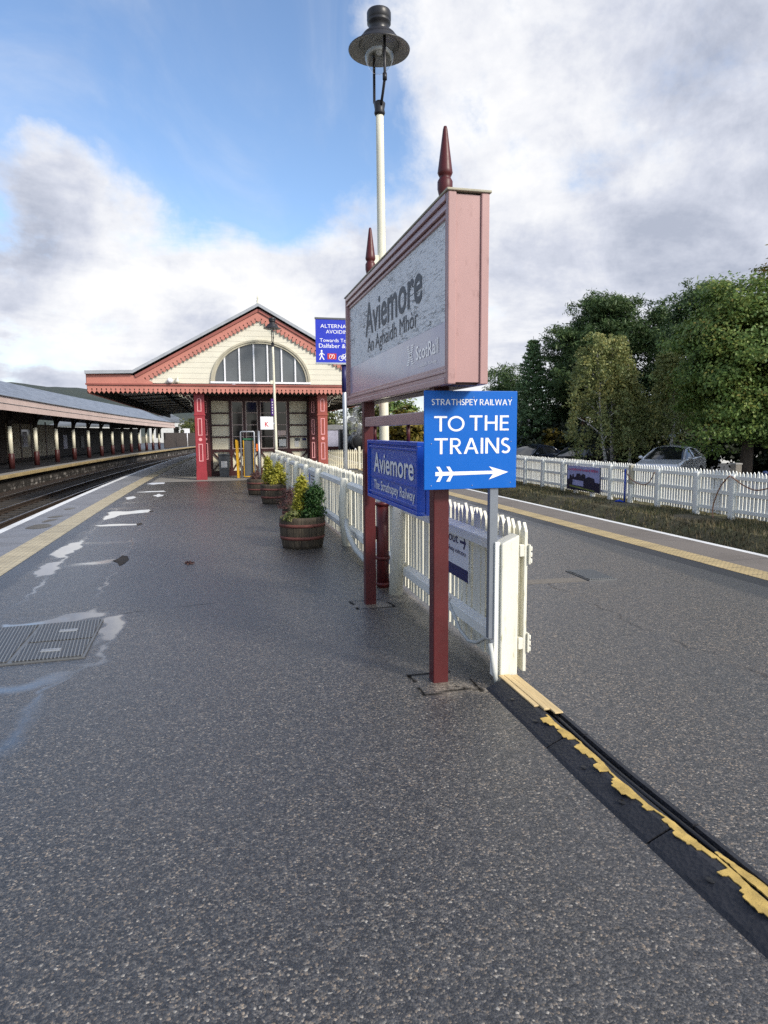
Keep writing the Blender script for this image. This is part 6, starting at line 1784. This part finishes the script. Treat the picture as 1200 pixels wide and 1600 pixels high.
# ------------------------------------------------------------------ steam engine and coach
def loco(x, y, rot):
    S = thing('steam_engine', 'black steam engine waiting beyond the picket barrier', 'locomotive', (0, 0, 0))
    B = lambda: MB()
    def cyl(m, y0, y1, r, z, n=20): m.tube([(0, y0, z), (0, y1, z)], r, n); return m
    cyl(B(), .35, 4.9, .68, 1.55).build('boiler', M['loco_black'], S)
    sb = cyl(B(), -.55, .36, .74, 1.55).build('smokebox', M['loco_black'], S)
    B().ball((0, -.56, 1.55), .60, 16, 8, (1, .16, 1)).build('smokebox_door', M['loco_black'], sb)
    B().lathe([(.22, 0), (.17, .15), (.16, .50), (.21, .56), (.21, .60), (.13, .60), (.13, .1)], (0, -.1, 2.2), 18).build('chimney', M['loco_black'], S)
    B().ball((0, 2.3, 2.15), .32, 14, 8, (1, 1, 1.2)).build('dome', M['loco_black'], S)
    B().box(-1.15, 1.15, -.9, 6.5, .72, .80).build('running_plate', M['loco_black'], S)
    c = B().box(-1.1, 1.1, 4.9, 6.5, .8, 2.65).build('cab', M['loco_black'], S, bevel=.04)
    for q in (-1, 1): B().ball((q * .62, 4.89, 2.1), .2, 12, 6, (1, .08, 1)).build('cab_window', M['glass'], c)
    B().box(-1.2, 1.2, 4.8, 6.7, 2.66, 2.74).build('cab_roof', M['loco_black'], S, bevel=.02)
    B().box(-1.15, 1.15, -1.0, -.88, .42, .80).build('buffer_beam', M['maroon'], S)
    for q in (-1, 1):
        m = B(); m.tube([(q * .75, -1.0, .62), (q * .75, -1.35, .62)], .09, 12); m.tube([(q * .75, -1.35, .62), (q * .75, -1.40, .62)], .2, 14); m.build('buffer', M['loco_black'], S)
        for yy in (.6, 2.4, 4.2):
            m = B(); m.tube([(q * .68, yy, .42), (q * .80, yy, .42)], .62, 22); m.build('wheel', M['loco_black'], S)
    for q in (-.45, .45): B().lathe([(0, .2), (.07, .18), (.07, 0), (0, 0)], (q, -.95, .82), 10).build('lamp', M['white_sign'], S)
    S.location = (x, y, -.80); S.rotation_euler = (0, 0, rot)
loco(11.0, 61.0, rad(-3))
def coach(x, y, rot):
    S = thing('railway_carriage', 'dark maroon carriage with a pale end standing behind the steam engine', 'carriage', (0, 0, 0))
    MB().box(-1.3, 1.3, 0, 17, .55, 2.75).build('body', M['coach_maroon'], S, bevel=.05)
    m = MB(); m.prism([(1.38 * math.cos(a), 2.72 + .55 * math.sin(a)) for a in [PI * i / 14 for i in range(15)]], FY, -.1, 17.1); m.build('roof', M['coach_roof'], S)
    MB().box(-1.15, 1.15, -.03, -.005, .95, 2.65).build('end_panel', M['lilac_grey'], S)
    for i in range(8):
        w = MB().box(-1.325, -1.305, 1.0 + 2 * i, 2.2 + 2 * i, 1.55, 2.35).build('window', M['glass'], S)
        MB().box(-1.33, -1.31, .9 + 2 * i, .98 + 2 * i, 1.0, 2.5).build('window_pillar', M['cream'], w)
    for yy in (2.5, 14.5):
        for q in (-1, 1): MB().tube([(q * .68, yy, .42), (q * .8, yy, .42)], .42, 18).build('wheel', M['loco_black'], S)
    S.location = (x, y, -.80); S.rotation_euler = (0, 0, rot)
coach(10.6, 72.0, rad(-1))

t = NT('steam_vapour'); t.n.remove(t.b)
pv = t.node('ShaderNodeVolumePrincipled'); pv.inputs['Color'].default_value = (.9, .9, .92, 1)
n = t.noise(t.coord('Object', (1, 1, .6)), 1.1, 5, .65)
t.l.new(t.math('MULTIPLY', t.step(n, .47, .70), .9), pv.inputs['Density']); t.l.new(pv.outputs[0], t.out.inputs['Volume'])
o = MB().ball((10.6, 60.2, 2.5), 1.0, 16, 10, (1.9, 1.0, 1.5)).build('steam', t.m); tag(o, 'thin white steam drifting round the black steam engine', 'steam', kind='stuff')

# ------------------------------------------------------------------ output
scene.view_settings.view_transform = 'Standard'
scene.view_settings.look = 'None'
scene.view_settings.exposure = 0.54
scene.view_settings.gamma = 1.0
scene.render.engine = 'CYCLES'
scene.cycles.use_denoising = False
try:
    scene.cycles.denoiser = 'OPENIMAGEDENOISE'
    scene.cycles.denoising_input_passes = 'RGB_ALBEDO_NORMAL'
    scene.cycles.denoising_prefilter = 'ACCURATE'
except Exception: pass
scene.cycles.max_bounces = 8
scene.cycles.transparent_max_bounces = 12
